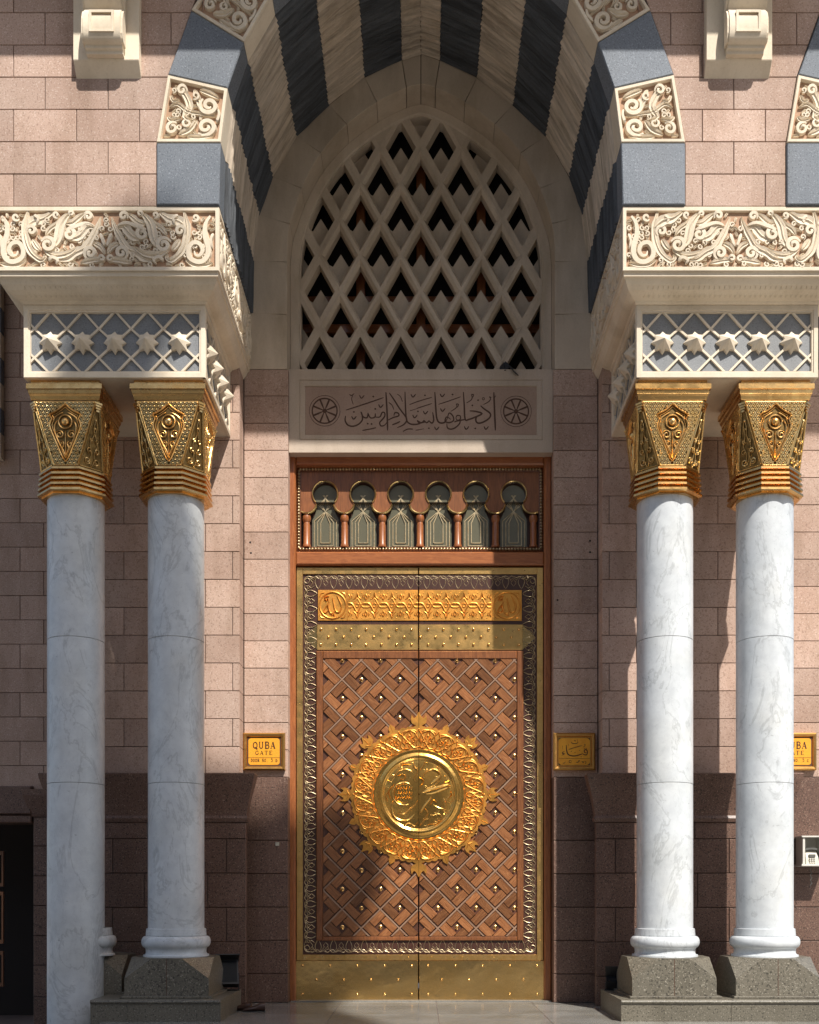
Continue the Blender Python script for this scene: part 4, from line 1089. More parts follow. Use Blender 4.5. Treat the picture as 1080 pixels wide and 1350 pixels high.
for x in KX:
    path = arcpx(x, cy, R_+.6, nk, 180-nk, 20)
    part('keyhole_moulding', MB().ribbon([V2(p) for p in path], .030, .026, None, .018, 1, (1, 1)).mesh('keyhole_moulding', 'brass2', True), df, (0, YT, 0))
    part('keyhole_reveal', MB().rings([([V2(p) for p in arcpx(x, cy, R_-.2, nk, 180-nk, 24)], .02), ([V2(p) for p in arcpx(x, cy, R_-1.5, nk, 180-nk, 24)], -.06)]).mesh('keyhole_reveal', 'wooddk'), df, (0, YT, 0))
for x in TX:
    a0, a1 = (-8, -172)
    if x < 410: a1 = -120
    if x > 695: a0 = -60
    part('tongue_moulding', MB().ribbon([V2(p) for p in arcpx(x, 664.3, 13.3, a0, a1, 12)], .036, .032, None, .018, 1, (1, 1)).mesh('tongue_moulding', 'brass2', True), df, (0, YT, 0))
    X, Z0 = V2((x+.6, 722.3)); Z1 = V2((x, 681))[1]
    rr = .052
    col = part('colonnette', MB().lathe([(rr*1.15, 0), (rr*1.2, .03), (rr, .05), (rr*.96, .33), (rr*.85, .37), (rr*1.1, .39), (rr*1.25, .43), (rr*1.1, Z1-Z0)], 14).mesh('colonnette', 'wood', True), df, (X, YT-.02, Z0))
# glass lights with gold tracery
for x in KX:
    P = [(x-17.5, 722.5), (x+17.5, 722.5), (x+17.5, 684), (x+12, 672), (x+15, 660)]+arcpx(x, cy+1.5, 15.6, 0, 180, 10)+[(x-15, 660), (x-12, 672), (x-17.5, 684)]
    g = part('glass_light', MB().prism(ccw([V2(p) for p in P]), -.055, -.045).mesh('glass_light', 'glass'), df, (0, YT, 0))
    mb = MB(); f = lambda a, b: V2((x+(a-297)/6, 590+b/6))
    q = 0
    for w_ in (88, 62, 37):
        for s in (-1, 1):
            pts = [f(297+s*w_, 795-(88-w_)*.9), f(297+s*w_, 585-(w_-60)*.35), f(297-s*(w_*.62), 452), f(297+s*w_*.22, 372)]
            mb.ribbon(pts, .015, .011+q*.0006, None, -.045, 1, (1, 1), 'flat'); q += 1
        mb.ribbon([f(297-w_, 795-(88-w_)*.9), f(297+w_, 795-(88-w_)*.9)], .015, .0105, None, -.045, 1, (1, 1), 'flat')
    part('gold_tracery', mb.mesh('gold_tracery', 'silver'), g, (0, YT, 0))

V2 = lambda p: DP(*p)
# ================================================================== DOOR LEAVES
STUD = MB().dome(0, 0, .034, .010, None, 0, 14, 2).dome(0, 0, .019, .036, None, .006, 12, 4).mesh('stud', 'goldring', True)
SSTUD = MB().dome(0, 0, .021, .026, None, 0, 10, 3).mesh('small_stud', 'brass', True)
PIN = MB().dome(0, 0, .009, .007, None, 0, 8, 2).mesh('rivet', 'brass2', True)
# filigree motif: base along +u, points towards +v ; period 20.6 px
q = KD
mo = MB()
al_ = [(0, 17.2), (2.6, 13.5), (4.1, 9), (3.4, 5), (1.2, 2.2)]
mo.ribbon([(-1.2*q, 2.2*q)]+[(-x*q, z*q) for x, z in al_[::-1][1:-1]]+[(0, 17.2*q)]+[(x*q, z*q) for x, z in al_[1:]], 0.0135, .013, None, 0, 2, (.7, .7))
mo.ribbon([(-10.3*q, 1.6*q), (-7.5*q, .8*q), (-4*q, 3.4*q), (-.5*q, 4.2*q), (3*q, 1.0*q), (6*q, 2.8*q), (10.3*q, 1.6*q)], 0.0135, .012, None, 0, 3, (1, 1))
mo.ribbon([(-10.3*q, 3.4*q), (-6*q, 5.2*q), (-2.6*q, 1.4*q), (2.6*q, 1.4*q), (6*q, 5.2*q), (10.3*q, 3.4*q)], 0.012, .0145, None, 0, 3, (1, 1))
for s in (-1, 1):
    mo.ribbon([(s*10.3*q, 5*q), (s*9*q, 7.2*q), (s*7.1*q, 9.8*q), (s*8.6*q, 12*q), (s*10.3*q, 14.2*q)], 0.0115, .012, None, 0, 2, (1, .8))
    mo.ribbon([(s*6.4*q, 5*q), (s*6.9*q, 7.2*q), (s*8.6*q, 8*q)], .011, .012, None, 0, 2)
MOTIF = mo.mesh('filigree_motif', 'silver', True)
# arabesque motif, period 25.6 px, height 40 px (gold on gold)
ar = MB()
for s in (-1, 1):
    for k_, dv in ((0, 0), (1, 0)):
        ar.ribbon([(-12.8*q, s*2.6*q), (-8*q, s*2.2*q), (-4*q, -s*3*q), (0, -s*9*q), (4*q, -s*3*q), (8*q, s*2.2*q), (12.8*q, s*2.6*q)], .026, .014+.003*s, None, 0, 3, (1, 1))
    ar.ribbon([(-6*q, s*8*q), (-2*q, s*11*q), (0, s*16.5*q), (2*q, s*11*q), (6*q, s*8*q)], .024, .015, None, 0, 3)
    ar.ribbon([(0, s*9*q), (0, s*15*q)], .020, .014, None, 0, 1)
    ar.ribbon([(-12.8*q, s*7*q), (-11*q, s*11*q), (-12.8*q, s*15*q)], .022, .014, None, 0, 3)
    ar.ribbon([(12.8*q, s*7*q), (11*q, s*11*q), (12.8*q, s*15*q)], .022, .014, None, 0, 3)
    for t in (-1, 1): ar.ribbon([(t*9.5*q, s*14*q), (t*8*q, s*12*q), (t*9*q, s*9.5*q)], .018, .012, None, 0, 2); ar.dome(t*6.5*q, s*16.5*q, .009, .008, None)
ar.ribbon(circ(0, 0, 2.6*q, 10), .014, .012, None, 0, 1, closed=True)
ARAB = ar.mesh('arabesque_motif', 'medal', True)
S_ = 17.8
def slat_quads():
    a = S_-1.35; Wd = 10.6; Ln = 21.4
    base = (a-Ln, a, a-Wd, a)   # p0,p1,q0,q1 : upper left slat
    out = []
    p0, p1, q0, q1 = base
    for k_ in range(4):
        c = math.cos(-math.pi/2*k_); s = math.sin(-math.pi/2*k_)
        P = [(p0, q0), (p1, q0), (p1, q1), (p0, q1)]
        out.append(([(x*c-y*s, x*s+y*c) for x, y in P], k_))
    return out
SLATM = MB().prism([(x*q, z*q) for x, z in rect(-10.7, 10.7, -5.3, 5.3)], 0, .026, None, .006).mesh('slat', 'slat')
r45 = math.sqrt(.5)
def leaf(side, x0p, x1p, label):
    """x0p..x1p pixel extents; outer edge is x0p for the left leaf"""
    L = thing('door_leaf', label, 'door', (DP((x0p+x1p)/2, 0)[0], YD, .02), 'tall double doors under the arch')
    s = -1 if side == 'left' else 1
    seam = x1p if s < 0 else x0p; outer = x0p if s < 0 else x1p
    X = lambda off: outer-s*off           # measured inward from the outer edge, px
    def R(o0, o1, t, b):
        l, r = sorted((X(o0), X(o1))); return DR(l, t, r, b)
    Win = abs(seam-outer)
    F = lambda name, rct, d0, d1, m, bev=.004, par=L, **k: fp(name, rct, d0, d1, m, bev, par, **k)
    F('panel', R(1, Win-.3, 749, 1318), -.08, -.012, 'wooddk', 0)
    F('field_board', R(27, Win-.3, 757.5, 1257), -.0115, -.002, 'wooddk', 0)
    # brass edging
    F('edge_strip', R(0, 8, 748.5, 1266), -.05, .012, 'strap', .003); F('edge_strip', R(8.2, Win-.3, 748.5, 757), -.05, .010, 'strap', .003)
    F('edge_strip', R(8.2, Win-.3, 1258.6, 1266), -.05, .011, 'gold', .003)
    kp = F('kick_plate', R(-1 if s > 0 else -4, Win-.3, 1266.4, 1319.2), -.05, .016, 'brass', .003)
    step = 35.9
    for i in range(5):
        for py in (1273, 1310.5): part('stud', SSTUD, kp, (*[DP(X(8+i*step), py)[0]], YD-.016, DP(0, py)[1]))
        if i < 4: part('stud', SSTUD, kp, (DP(X(26+i*step), 0)[0], YD-.016, DP(0, 1291.5)[1]))
    for i in range(4): part('rivet', PIN, L, (DP(X(24+i*41), 0)[0], YD-.0095, DP(0, 752)[1])); part('rivet', PIN, L, (DP(X(24+i*41), 0)[0], YD-.0105, DP(0, 1262.3)[1]))
    for i in range(13): part('rivet', PIN, L, (DP(X(4), 0)[0], YD-.0115, DP(0, 772+i*39)[1]))
    # filigree border
    xb = DP(X(9.5), 0)[0]
    n = 23; z_t, z_b = 772, 1243; dz = (z_b-z_t)/n
    for i in range(n):
        o = part('filigree_motif', MOTIF, L, (xb, YD+.0115, DP(0, z_t+dz*(i+.5))[1]), roty=(math.pi/2 if s < 0 else -math.pi/2))
    nx = 7; dx = (Win-18)/nx
    for i in range(nx):
        part('filigree_motif', MOTIF, L, (DP(X(18+dx*(i+.5)), 0)[0], YD+.0115, DP(0, 758.6)[1]), roty=math.pi)
        part('filigree_motif', MOTIF, L, (DP(X(18+dx*(i+.5)), 0)[0], YD+.0115, DP(0, 1256.3)[1]))
    for py, cc in ((760, 1), (1255, -1)):
        P = [(X(9.6), py+cc*12), (X(10.5), py+cc*3), (X(15), py), (X(21), py+cc*1)]
        Pb = [(X(10), py+cc*6), (X(14), py+cc*9), (X(17), py+cc*5), (X(14), py+cc*2)]
        part('corner_filigree', MB().ribbon([V2(p) for p in P], .018, .013).ribbon([V2(p) for p in Pb], .014, .013, closed=True).mesh('corner_filigree', 'silver', True), L, (0, YD+.0115, 0))
    # gilded plaque
    pq = F('gilded_plaque', R(28, Win-.3, 778, 818.5), -.03, .014, 'medal', .004)
    a_ = R(28, Win-.3, 778, 818.5); b2 = R(67.5, Win-.3, 780.5, 816)
    part('plaque_line', MB().ribbon([V2((X(67), 779)), V2((X(67), 817.5))], .012, .007, None, .014, 1, (1, 1)).mesh('plaque_line', 'medal'), pq, (0, YD, 0))
    cx, cz = X(47.6), 798.3
    mb = MB().ribbon([V2(p) for p in arcpx(cx, cz, 17.3, 0, 360, 32)[:-1]], .022, .016, None, .014, 1, closed=True)
    f = lambda a, b: V2((cx+(a-195)/7.5, cz+(b-432)/7.5))
    for pts, w_ in (([(238,338),(262,385),(282,440),(268,490),(238,500),(218,470),(205,415),(194,362)], .026), ([(218,470),(206,505),(178,512),(160,478),(152,430),(158,395)], .026),
                    ([(160,470),(135,500),(108,502),(118,462),(148,425),(140,460)], .020), ([(108,388),(120,372),(134,388),(146,366),(152,386)], .014), ([(110,360),(135,345),(160,345)], .016), ([(185,530),(205,520),(212,540)], .018)):
        mb.ribbon([f(*p) for p in pts], w_, .022, None, .012, 4, (.5, .5))
    for a in (45, 135, 225, 315):
        ca, sa = math.cos(math.radians(a)), math.sin(math.radians(a))
        c0 = (cx+ca*24, cz+sa*24); mb.ribbon([V2((c0[0]-5*sa*0-ca*0-math.copysign(6.5, ca), c0[1])), V2((c0[0]-math.copysign(1.5, ca), c0[1]-math.copysign(1.5, sa))), V2((c0[0], c0[1]-math.copysign(6.5, sa)))], .018, .012, None, .014, 3)
    part('calligraphy_roundel', mb.mesh('calligraphy_roundel', 'medal', True), pq, (0, YD, 0))
    n = 3; 
    wdt = Win-.3-69; per = 25.6
    k_ = 0; xx = Win-.3-per/2
    per = (Win-.3-68.5)/4; xx = Win-.3-per/2
    for _ in range(4):
        o = part('arabesque_motif', ARAB, pq, (DP(X(xx), 0)[0], YD-.0135, DP(0, 798.3)[1])); o.scale = (per/25.6, 1, 1); xx -= per
    # brass strap with studs
    sp = F('brass_strap', R(27, Win-.3, 823.5, 857), -.03, .010, 'strap', .003)
    for j, (off, py) in enumerate(((32, 830), (42, 840), (32, 850))):
        i = 0
        while off+i*19.9 < Win-1: part('stud', SSTUD, sp, (DP(X(off+i*19.9), 0)[0], YD-.010, DP(0, py)[1])); i += 1
    # arrowhead end of the strap in the border
    part('strap_end', MB().prism(ccw([V2(p) for p in ((X(27), 824), (X(18), 832), (X(10), 840), (X(18), 848), (X(27), 856.5))]), -.011, -.006).mesh('strap_end', 'brass2'), sp, (0, YD, 0))
    # inner wooden moulding
    T, B = 858.5, 1240; o0, o1 = 26, 34.5
    F('moulding', R(o0, o1, T, B), -.01, .030, 'woodmid', .012); F('moulding', R(o1+.1, Win-.3, T, 869), -.01, .029, 'woodmid', .012); F('moulding', R(o1+.1, Win-.3, 1234.5, B), -.01, .029, 'woodmid', .010)
    F('weave_bed', R(34.6, Win-.3, 869.1, 1234.4), -.0018, .001, 'weavebed', 0)
    # basket-weave slats
    l, r = sorted((X(o1+.6), X(Win-.6)));  t, b = 869.6, 1234
    box_ = rect(l, r, -b, -t)     # y flipped px
    quads = slat_quads()
    ns = 0
    for m_ in range(0, 16):
        for n_ in range(-4, 5):
            cxp = 552+50.4*n_+(25.2 if m_ % 2 else 0); cyp = 871+25.1*m_
            if not (l-26 < cxp < r+26 and t-26 < cyp < b+26): continue
            for P, k_ in quads:
                W2 = [(cxp+(p*r45-qq*r45), -cyp+(p*r45+qq*r45)) for p, qq in P]
                C = clip(ccw(W2), box_)
                if len(C) < 3 or area(C) < 6: continue
                ang = 45 if k_ % 2 == 0 else -45
                mx = sum(p[0] for p in W2)/4; mz = sum(p[1] for p in W2)/4
                wx, wz = V2((mx, -mz))
                if abs(area(C)-abs(area(W2))) < .5: me = SLATM
                else:
                    ca, sa = math.cos(math.radians(ang)), math.sin(math.radians(ang))
                    loc = [((p[0]-mx)*ca+(p[1]-mz)*sa, -(p[0]-mx)*sa+(p[1]-mz)*ca) for p in C]
                    me = MB().prism([(u*q, v*q) for u, v in ccw(loc)], 0, .026, None, .003).mesh('slat', 'slat')
                o = part('slat', me, L, (wx, YD+random.uniform(-.001, .002), wz), roty=-math.radians(ang)); ns += 1
            if l+3 < cxp < r-2.5 and t-1 < cyp < b: part('stud', STUD, L, (V2((cxp, 0))[0], YD-.001, V2((0, cyp))[1]))
    # pale diagonal strips on cell edges
    for dirn in (1, -1):
        for k_ in range(-30, 60):
            c0 = 552-25.2+k_*50.4
            # line through (c0, 871) with slope +-1
            big = 700; wv = .95
            P = [(c0-big*1, -871-dirn*(-big)*-1), (c0+big, -871+dirn*big*1)]
            x_a, z_a, x_b, z_b2 = c0-big, -871-dirn*big, c0+big, -871+dirn*big
            dxn, dzn = -dirn*r45*wv, r45*wv
            C = clip(ccw([(x_a+dxn, z_a+dzn), (x_b+dxn, z_b2+dzn), (x_b-dxn, z_b2-dzn), (x_a-dxn, z_a-dzn)]), box_)
            if len(C) < 3 or area(C) < 4: continue
            mx = sum(p[0] for p in C)/len(C); mz = sum(p[1] for p in C)/len(C); ang = 45*dirn
            ca, sa = math.cos(math.radians(ang)), math.sin(math.radians(ang))
            loc = [((p[0]-mx)*ca+(p[1]-mz)*sa, -(p[0]-mx)*sa+(p[1]-mz)*ca) for p in C]
            part('diagonal_strip', MB().prism([(u*q, v*q) for u, v in ccw(loc)], 0, .033+.0015*dirn).mesh('diagonal_strip', 'strip'), L, (V2((mx, 0))[0], YD, V2((0, -mz))[1]), roty=-math.radians(ang))
    # half medallion
    C0 = (552.3, 1047.8); cxw, czw = V2(C0)
    hs = s
    def half(poly):  # keep own side
        g = .0022
        w_ = 5
        Q = rect(-w_, -g, -w_, w_) if hs < 0 else rect(g, w_, -w_, w_)
        return clip(ccw(poly), Q)
    px_ = KD
    def sc_edge(r, amp, n_):
        return [((r+amp*abs(math.sin(n_*a/2)))*math.cos(a)*px_, (r+amp*abs(math.sin(n_*a/2)))*math.sin(a)*px_) for a in [2*math.pi*i/320 for i in range(320)]]
    med = part('medallion', MB().prism(half(sc_edge(88.2, 2.0, 64)), .02, .050).mesh('medallion', 'medal'), L, (cxw, YD, czw))
    def arc_half(r, n_=40):
        a0 = math.radians(90.2) if hs < 0 else math.radians(-89.8)
        return [(r*px_*math.cos(a0+math.radians(179.6)*i/n_)+hs*.0022, r*px_*math.sin(a0+math.radians(179.6)*i/n_)) for i in range(n_+1)]
    mb = MB()
    prf = [(60, .050), (59.2, .062), (57.5, .066), (56, .058), (54.5, .058), (52, .078), (49.5, .086), (47.5, .080), (46.5, .066), (45, .060)]
    n_ = 48; vs = []; fs = []
    for r, d in prf:
        for u, v in arc_half(r, n_): vs.append(Vector((u, -d, v)))
    for k_ in range(len(prf)-1):
        for i in range(n_): fs.append((k_*(n_+1)+i, k_*(n_+1)+i+1, (k_+1)*(n_+1)+i+1, (k_+1)*(n_+1)+i))
    mb.add(vs, fs); part('ring_moulding', mb.mesh('ring_moulding', 'medalp', True), med, (cxw, YD, czw))
    # domed centre
    vs = []; fs = []; prf = [(45, .060), (42, .066), (34, .078), (24, .088), (12, .094), (1, .096)]
    for r, d in prf:
        for u, v in arc_half(r, n_): vs.append(Vector((u, -d, v)))
    for k_ in range(len(prf)-1):
        for i in range(n_): fs.append((k_*(n_+1)+i, k_*(n_+1)+i+1, (k_+1)*(n_+1)+i+1, (k_+1)*(n_+1)+i))
    mb = MB(); mb.add(vs, fs); part('domed_centre', mb.mesh('domed_centre', 'medalp', True), med, (cxw, YD, czw))
    # relief ribbons in px relative to the centre (y down in the trace)
    mb = MB()
    def T(pts): return [((x-555)/5.684*px_, -(y-555)/5.684*px_) for x, y in pts]
    def rb(pts, w_, h_=.024, base=None, **k):
        P = T(pts)
        if any(p[0]*hs < .004 for p in P): P = [(hs*max(.006, p[0]*hs), p[1]) for p in P]
        rr = math.hypot(*P[len(P)//2])/px_
        bs = base if base is not None else (.092-.034*(rr/45)**2)
        mb.ribbon(P, w_/5.684*px_, h_, None, bs, 4, (.3, .3), **k)
    if hs < 0:
        rb(circ(442, 550, 84, 28)+[(526, 550)], 13, .02); rb(circ(442, 550, 70, 24)+[(512, 550)], 6, .016)
        for yy, o_ in ((510, 30), (545, 40), (580, 36)):
            for i in range(6):
                x = 442-50+i*20
                rb([(x-6, yy-14), (x, yy+6), (x+9, yy+10), (x+13, yy-10)], 7, .016)
        rb([(365,600),(352,650),(365,710),(410,745),(470,745),(520,705),(545,650)], 17); rb([(395,700),(440,700),(480,670),(520,640),(548,600)], 13)
        rb([(540,440),(500,385),(450,368),(400,385),(370,430),(345,462),(318,445)], 13); rb([(400,420),(425,405),(455,420),(440,445),(415,440)], 11)
        rb([(548,480),(520,440),(545,380),(520,350),(515,318)], 12); rb([(380,470),(340,520),(310,560),(320,600)], 11); rb([(440,790),(480,770),(520,790),(548,760)], 12)
        rb([(400,660),(440,720)], 8); rb([(450,640),(470,690)], 8); rb([(480,640),(500,680)], 8); rb([(350,500),(330,540),(345,590)], 9); rb([(420,345),(450,330),(490,335)], 10)
    else:
        rb([(562,470),(600,400),(650,368),(700,385),(715,430),(680,480),(600,520),(580,545)], 15); rb([(575,545),(640,520),(710,500),(785,480)], 24, .026); rb([(580,555),(650,550),(720,525),(780,500)], 15, .02)
        rb([(640,480),(700,430),(720,410)], 20, .024); rb([(600,570),(640,610),(690,650),(745,660),(760,600),(790,560),(800,530)], 14); rb([(740,580),(745,640),(740,690)], 22, .024)
        rb([(562,700),(590,650),(630,600),(650,570)], 16); rb([(562,790),(590,750),(620,700),(600,660)], 13); rb([(600,690),(650,710),(700,700),(725,730),(680,770),(620,780)], 12)
        rb([(562,380),(590,340),(600,315)], 12); rb([(740,470),(780,455),(770,500)], 10); rb([(790,530),(800,560),(780,580)], 9); rb([(562,430),(590,460),(562,500)], 10); rb([(640,640),(660,600),(690,620)], 10)
    part('calligraphy', mb.mesh('calligraphy', 'medalp', True), med, (cxw, YD, czw))
    # finer scrollwork filling the dome behind the script
    mb = MB(); rs = random.Random(5 if hs < 0 else 9)
    for ri, (rr, nn) in enumerate(((40.5, 8), (31, 6), (21, 4), (11, 2))):
        for i in range(nn):
            a = math.radians((i+.5)/nn*176+2); cx_ = hs*rr*math.sin(a)*px_; cz_ = rr*math.cos(a)*px_
            bs = .092-.034*(rr/45)**2; a0 = rs.uniform(0, 6.3); tn = rs.choice((-1.3, 1.3))
            P = [(hs*max(.006, x*hs), z) for x, z in spiral(cx_, cz_, 3.9*px_, .8*px_, tn, a0)]
            mb.ribbon(P, .011, .005, None, bs, 2, (.5, .4))
            P = [(hs*max(.006, (cx_+d[0]*px_)*hs), cz_+d[1]*px_) for d in ((-5, rs.uniform(-2, 2)), (-2, 3), (2, -3), (5, rs.uniform(-2, 2)))]
            mb.ribbon(P, .009, .004, None, bs, 3, (.4, .4))
    part('fine_scrollwork', mb.mesh('fine_scrollwork', 'medalp', True), med, (cxw, YD, czw), kind='stuff')
    # scroll band: 10 motifs each half, shared mesh
    if 'mband' not in BOXM:
        m2 = MB(); g = px_; r = 73
        def A(t, rr): a = math.radians(90)-t; return (rr*g*math.cos(a), rr*g*math.sin(a))
        hw = math.radians(9)
        for s2 in (-1, 1):
            m2.ribbon([A(-s2*hw*.95, 63), A(-s2*hw*.4, 62), A(0, 66), A(s2*hw*.5, 75), A(s2*hw*.75, 83), A(s2*hw*.1, 85.5), A(-s2*hw*.55, 82), A(-s2*hw*.85, 74), A(-s2*hw*.6, 68)], .022, .018+.002*s2, None, 0, 3, (.5, .4))
            c_ = A(s2*hw*.40, 72); m2.ribbon([(c_[0]+s2*x, c_[1]+z) for x, z in spiral(0, 0, 3.8*g, .8*g, 1.3, .8)], .016, .018, None, 0, 2)
            m2.ribbon([A(0, 84), A(s2*hw*.25, 79), A(s2*hw*.1, 74)], .014, .014, None, 0, 2)
        for s2 in (-1, 1):
            m2.ribbon([A(s2*hw, 62), A(s2*hw*.7, 67), A(s2*hw*.95, 73), A(s2*hw*.7, 79), A(s2*hw, 85)], .015, .015, None, 0, 3, (.5, .5))
            m2.ribbon([A(s2*hw*.2, 63), A(s2*hw*.35, 66.5), A(s2*hw*.15, 69.5)], .012, .012, None, 0, 2)
        m2.dome(*A(0, 78), 1.6*g, .018, None, 0, 8, 2)
        m2.dome(*A(hw, 86), 1.2*g, .014, None, 0, 8, 2)
        BOXM['mband'] = m2.mesh('scroll_motif', 'medal', True)
        # tulip finial and leaf finial pointing up from r = 0
        t1 = [(-3, 0), (3, 0), (3.6, 3), (8, 5.5), (9.2, 10), (8.2, 15.5), (6.2, 12), (4.8, 11.5), (2.6, 14), (0, 19.5), (-2.6, 14), (-4.8, 11.5), (-6.2, 12), (-8.2, 15.5), (-9.2, 10), (-8, 5.5), (-3.6, 3)]
        BOXM['tul'] = lambda cl: cl
        BOXM['tulip_pts'] = [(x*g, z*g) for x, z in t1]
        t2 = [(-2, 0), (2, 0), (3.8, 3), (4.4, 6), (2.6, 9), (0, 12), (-2.6, 9), (-4.4, 6), (-3.8, 3)]
        BOXM['leaf_pts'] = [(x*g, z*g) for x, z in t2]
        BOXM['tulip'] = MB().prism(ccw(BOXM['tulip_pts']), .020, .048).ribbon([(0, 2*g), (0, 15*g)], .018, .012, None, .048, 1).ribbon([(-6*g, 7*g), (-3*g, 6*g), (0, 4*g), (3*g, 6*g), (6*g, 7*g)], .016, .011, None, .048, 2).mesh('tulip_finial', 'medal')
        BOXM['leaff'] = MB().prism(ccw(BOXM['leaf_pts']), .020, .047).ribbon([(0, 1*g), (0, 10*g)], .014, .010, None, .047, 1).mesh('leaf_finial', 'medal')
    for i in range(10):
        a = (9+18*i)*hs
        part('scroll_motif', BOXM['mband'], med, (cxw, YD-.049, czw), roty=math.radians(a))
    for i in range(1, 8):
        a = math.radians(22.5*i*hs); rr = 87.5*px_
        me = BOXM['tulip'] if i % 2 == 0 else BOXM['leaff']
        part('tulip_finial' if i % 2 == 0 else 'leaf_finial', me, med, (cxw+rr*math.sin(a), YD, czw+rr*math.cos(a)), roty=a)
    for up in (1, -1):
        P = half([(x*1.15, z*1.12) for x, z in BOXM['tulip_pts']])
        part('tulip_finial', MB().prism([(x, up*(z+87.5*px_)) for x, z in P] if up > 0 else ccw([(x, up*(z+87.5*px_)) for x, z in P]), .020, .0485).mesh('tulip_finial', 'medal'), med, (cxw, YD, czw))
    return L
leaf('left', 391.3, 551.6, 'left leaf of the tall wood and gilt door, shadow across its lower corner')
leaf('right', 552.4, 716.0, 'right leaf of the tall wood and gilt door, shadow along its upper right edge')
part('threshold', MB().box(-1.93, 1.93, 15.70, 16.2, 0.0015, .012, .002).mesh('threshold', 'slab'), df)

# ================================================================== SIGNS
LET = {'Q': [([(.5,.98),(.18,.8),(.12,.5),(.2,.18),(.5,.04),(.8,.18),(.88,.5),(.8,.8),(.5,.98)], 'o'), ([(.5,.2),(.7,.0),(.95,-.12)], 'T')],
 'U': [([(.2,1),(.2,.35),(.32,.08),(.55,.03),(.75,.12),(.8,.35),(.8,1)], 'u'), ([(.05,1),(.38,1)], 't'), ([(.65,1),(.95,1)], 't')],
 'B': [([(.25,0),(.25,1)], 'T'), ([(.1,1),(.6,1),(.8,.87),(.78,.65),(.6,.54),(.25,.54)], 'm'), ([(.55,.54),(.85,.42),(.87,.15),(.62,0),(.1,0)], 'm')],
 'A': [([(.12,0),(.5,1)], 't'), ([(.5,1),(.84,0)], 'T'), ([(.25,.33),(.72,.33)], 't'), ([(.0,0),(.28,0)], 't'), ([(.68,0),(1.0,0)], 't')],
 'G': [([(.85,.75),(.7,.95),(.45,.98),(.18,.8),(.12,.45),(.22,.12),(.5,.02),(.8,.1),(.84,.42)], 'm'), ([(.62,.42),(.98,.42)], 't')],
 'T': [([(.5,0),(.5,1)], 'T'), ([(.08,.78),(.1,1),(.9,1),(.92,.78)], 't'), ([(.32,0),(.68,0)], 't')],
 'E': [([(.25,0),(.25,1)], 'T'), ([(.1,1),(.85,1),(.86,.8)], 't'), ([(.25,.52),(.65,.52)], 't'), ([(.1,0),(.86,0),(.9,.22)], 't')],
 'D': [([(.25,0),(.25,1)], 'T'), ([(.1,1),(.5,1),(.85,.8),(.9,.5),(.82,.2),(.5,0),(.1,0)], 'm')],
 'O': [([(.5,.98),(.18,.8),(.12,.5),(.2,.18),(.5,.02),(.8,.18),(.88,.5),(.8,.8),(.5,.98)], 'o')],
 'R': [([(.25,0),(.25,1)], 'T'), ([(.1,1),(.6,1),(.82,.85),(.78,.6),(.55,.5),(.25,.5)], 'm'), ([(.5,.5),(.9,0)], 'T'), ([(.1,0),(.4,0)], 't')],
 'N': [([(.2,0),(.2,1)], 't'), ([(.2,1),(.82,0)], 'T'), ([(.82,0),(.82,1)], 't'), ([(.05,0),(.36,0)], 't'), ([(.66,1),(.98,1)], 't')],
 '.': [([(.35,.05),(.5,.05)], 'T')],
 '5': [([(.8,1),(.32,1),(.26,.55),(.55,.65),(.8,.5),(.82,.22),(.6,.02),(.3,.02),(.18,.15)], 'm')],
 'C': [([(.85,.75),(.7,.95),(.45,.98),(.18,.8),(.12,.45),(.22,.12),(.5,.02),(.75,.05),(.88,.2)], 'm')]}
def word(mb, txt, cx, cz, h, cw, F, sp=1.0, sizes=None):
    n = len(txt); x = cx-cw*n*sp/2
    for i, ch in enumerate(txt):
        if ch != ' ':
            hh = h*(sizes[i] if sizes else 1)
            for pts, ty in LET[ch]:
                w = {'T': .20, 't': .075, 'm': .15, 'o': .15, 'u': .14}[ty]*h
                P = [(x+cw*.08+a*cw*.84, cz+b*hh) for a, b in pts]
                mb.ribbon(P, w, .0025, F, .0, 2 if len(P) > 2 and ty != 't' else 1, (1, 1), 'ink')
        x += cw*sp
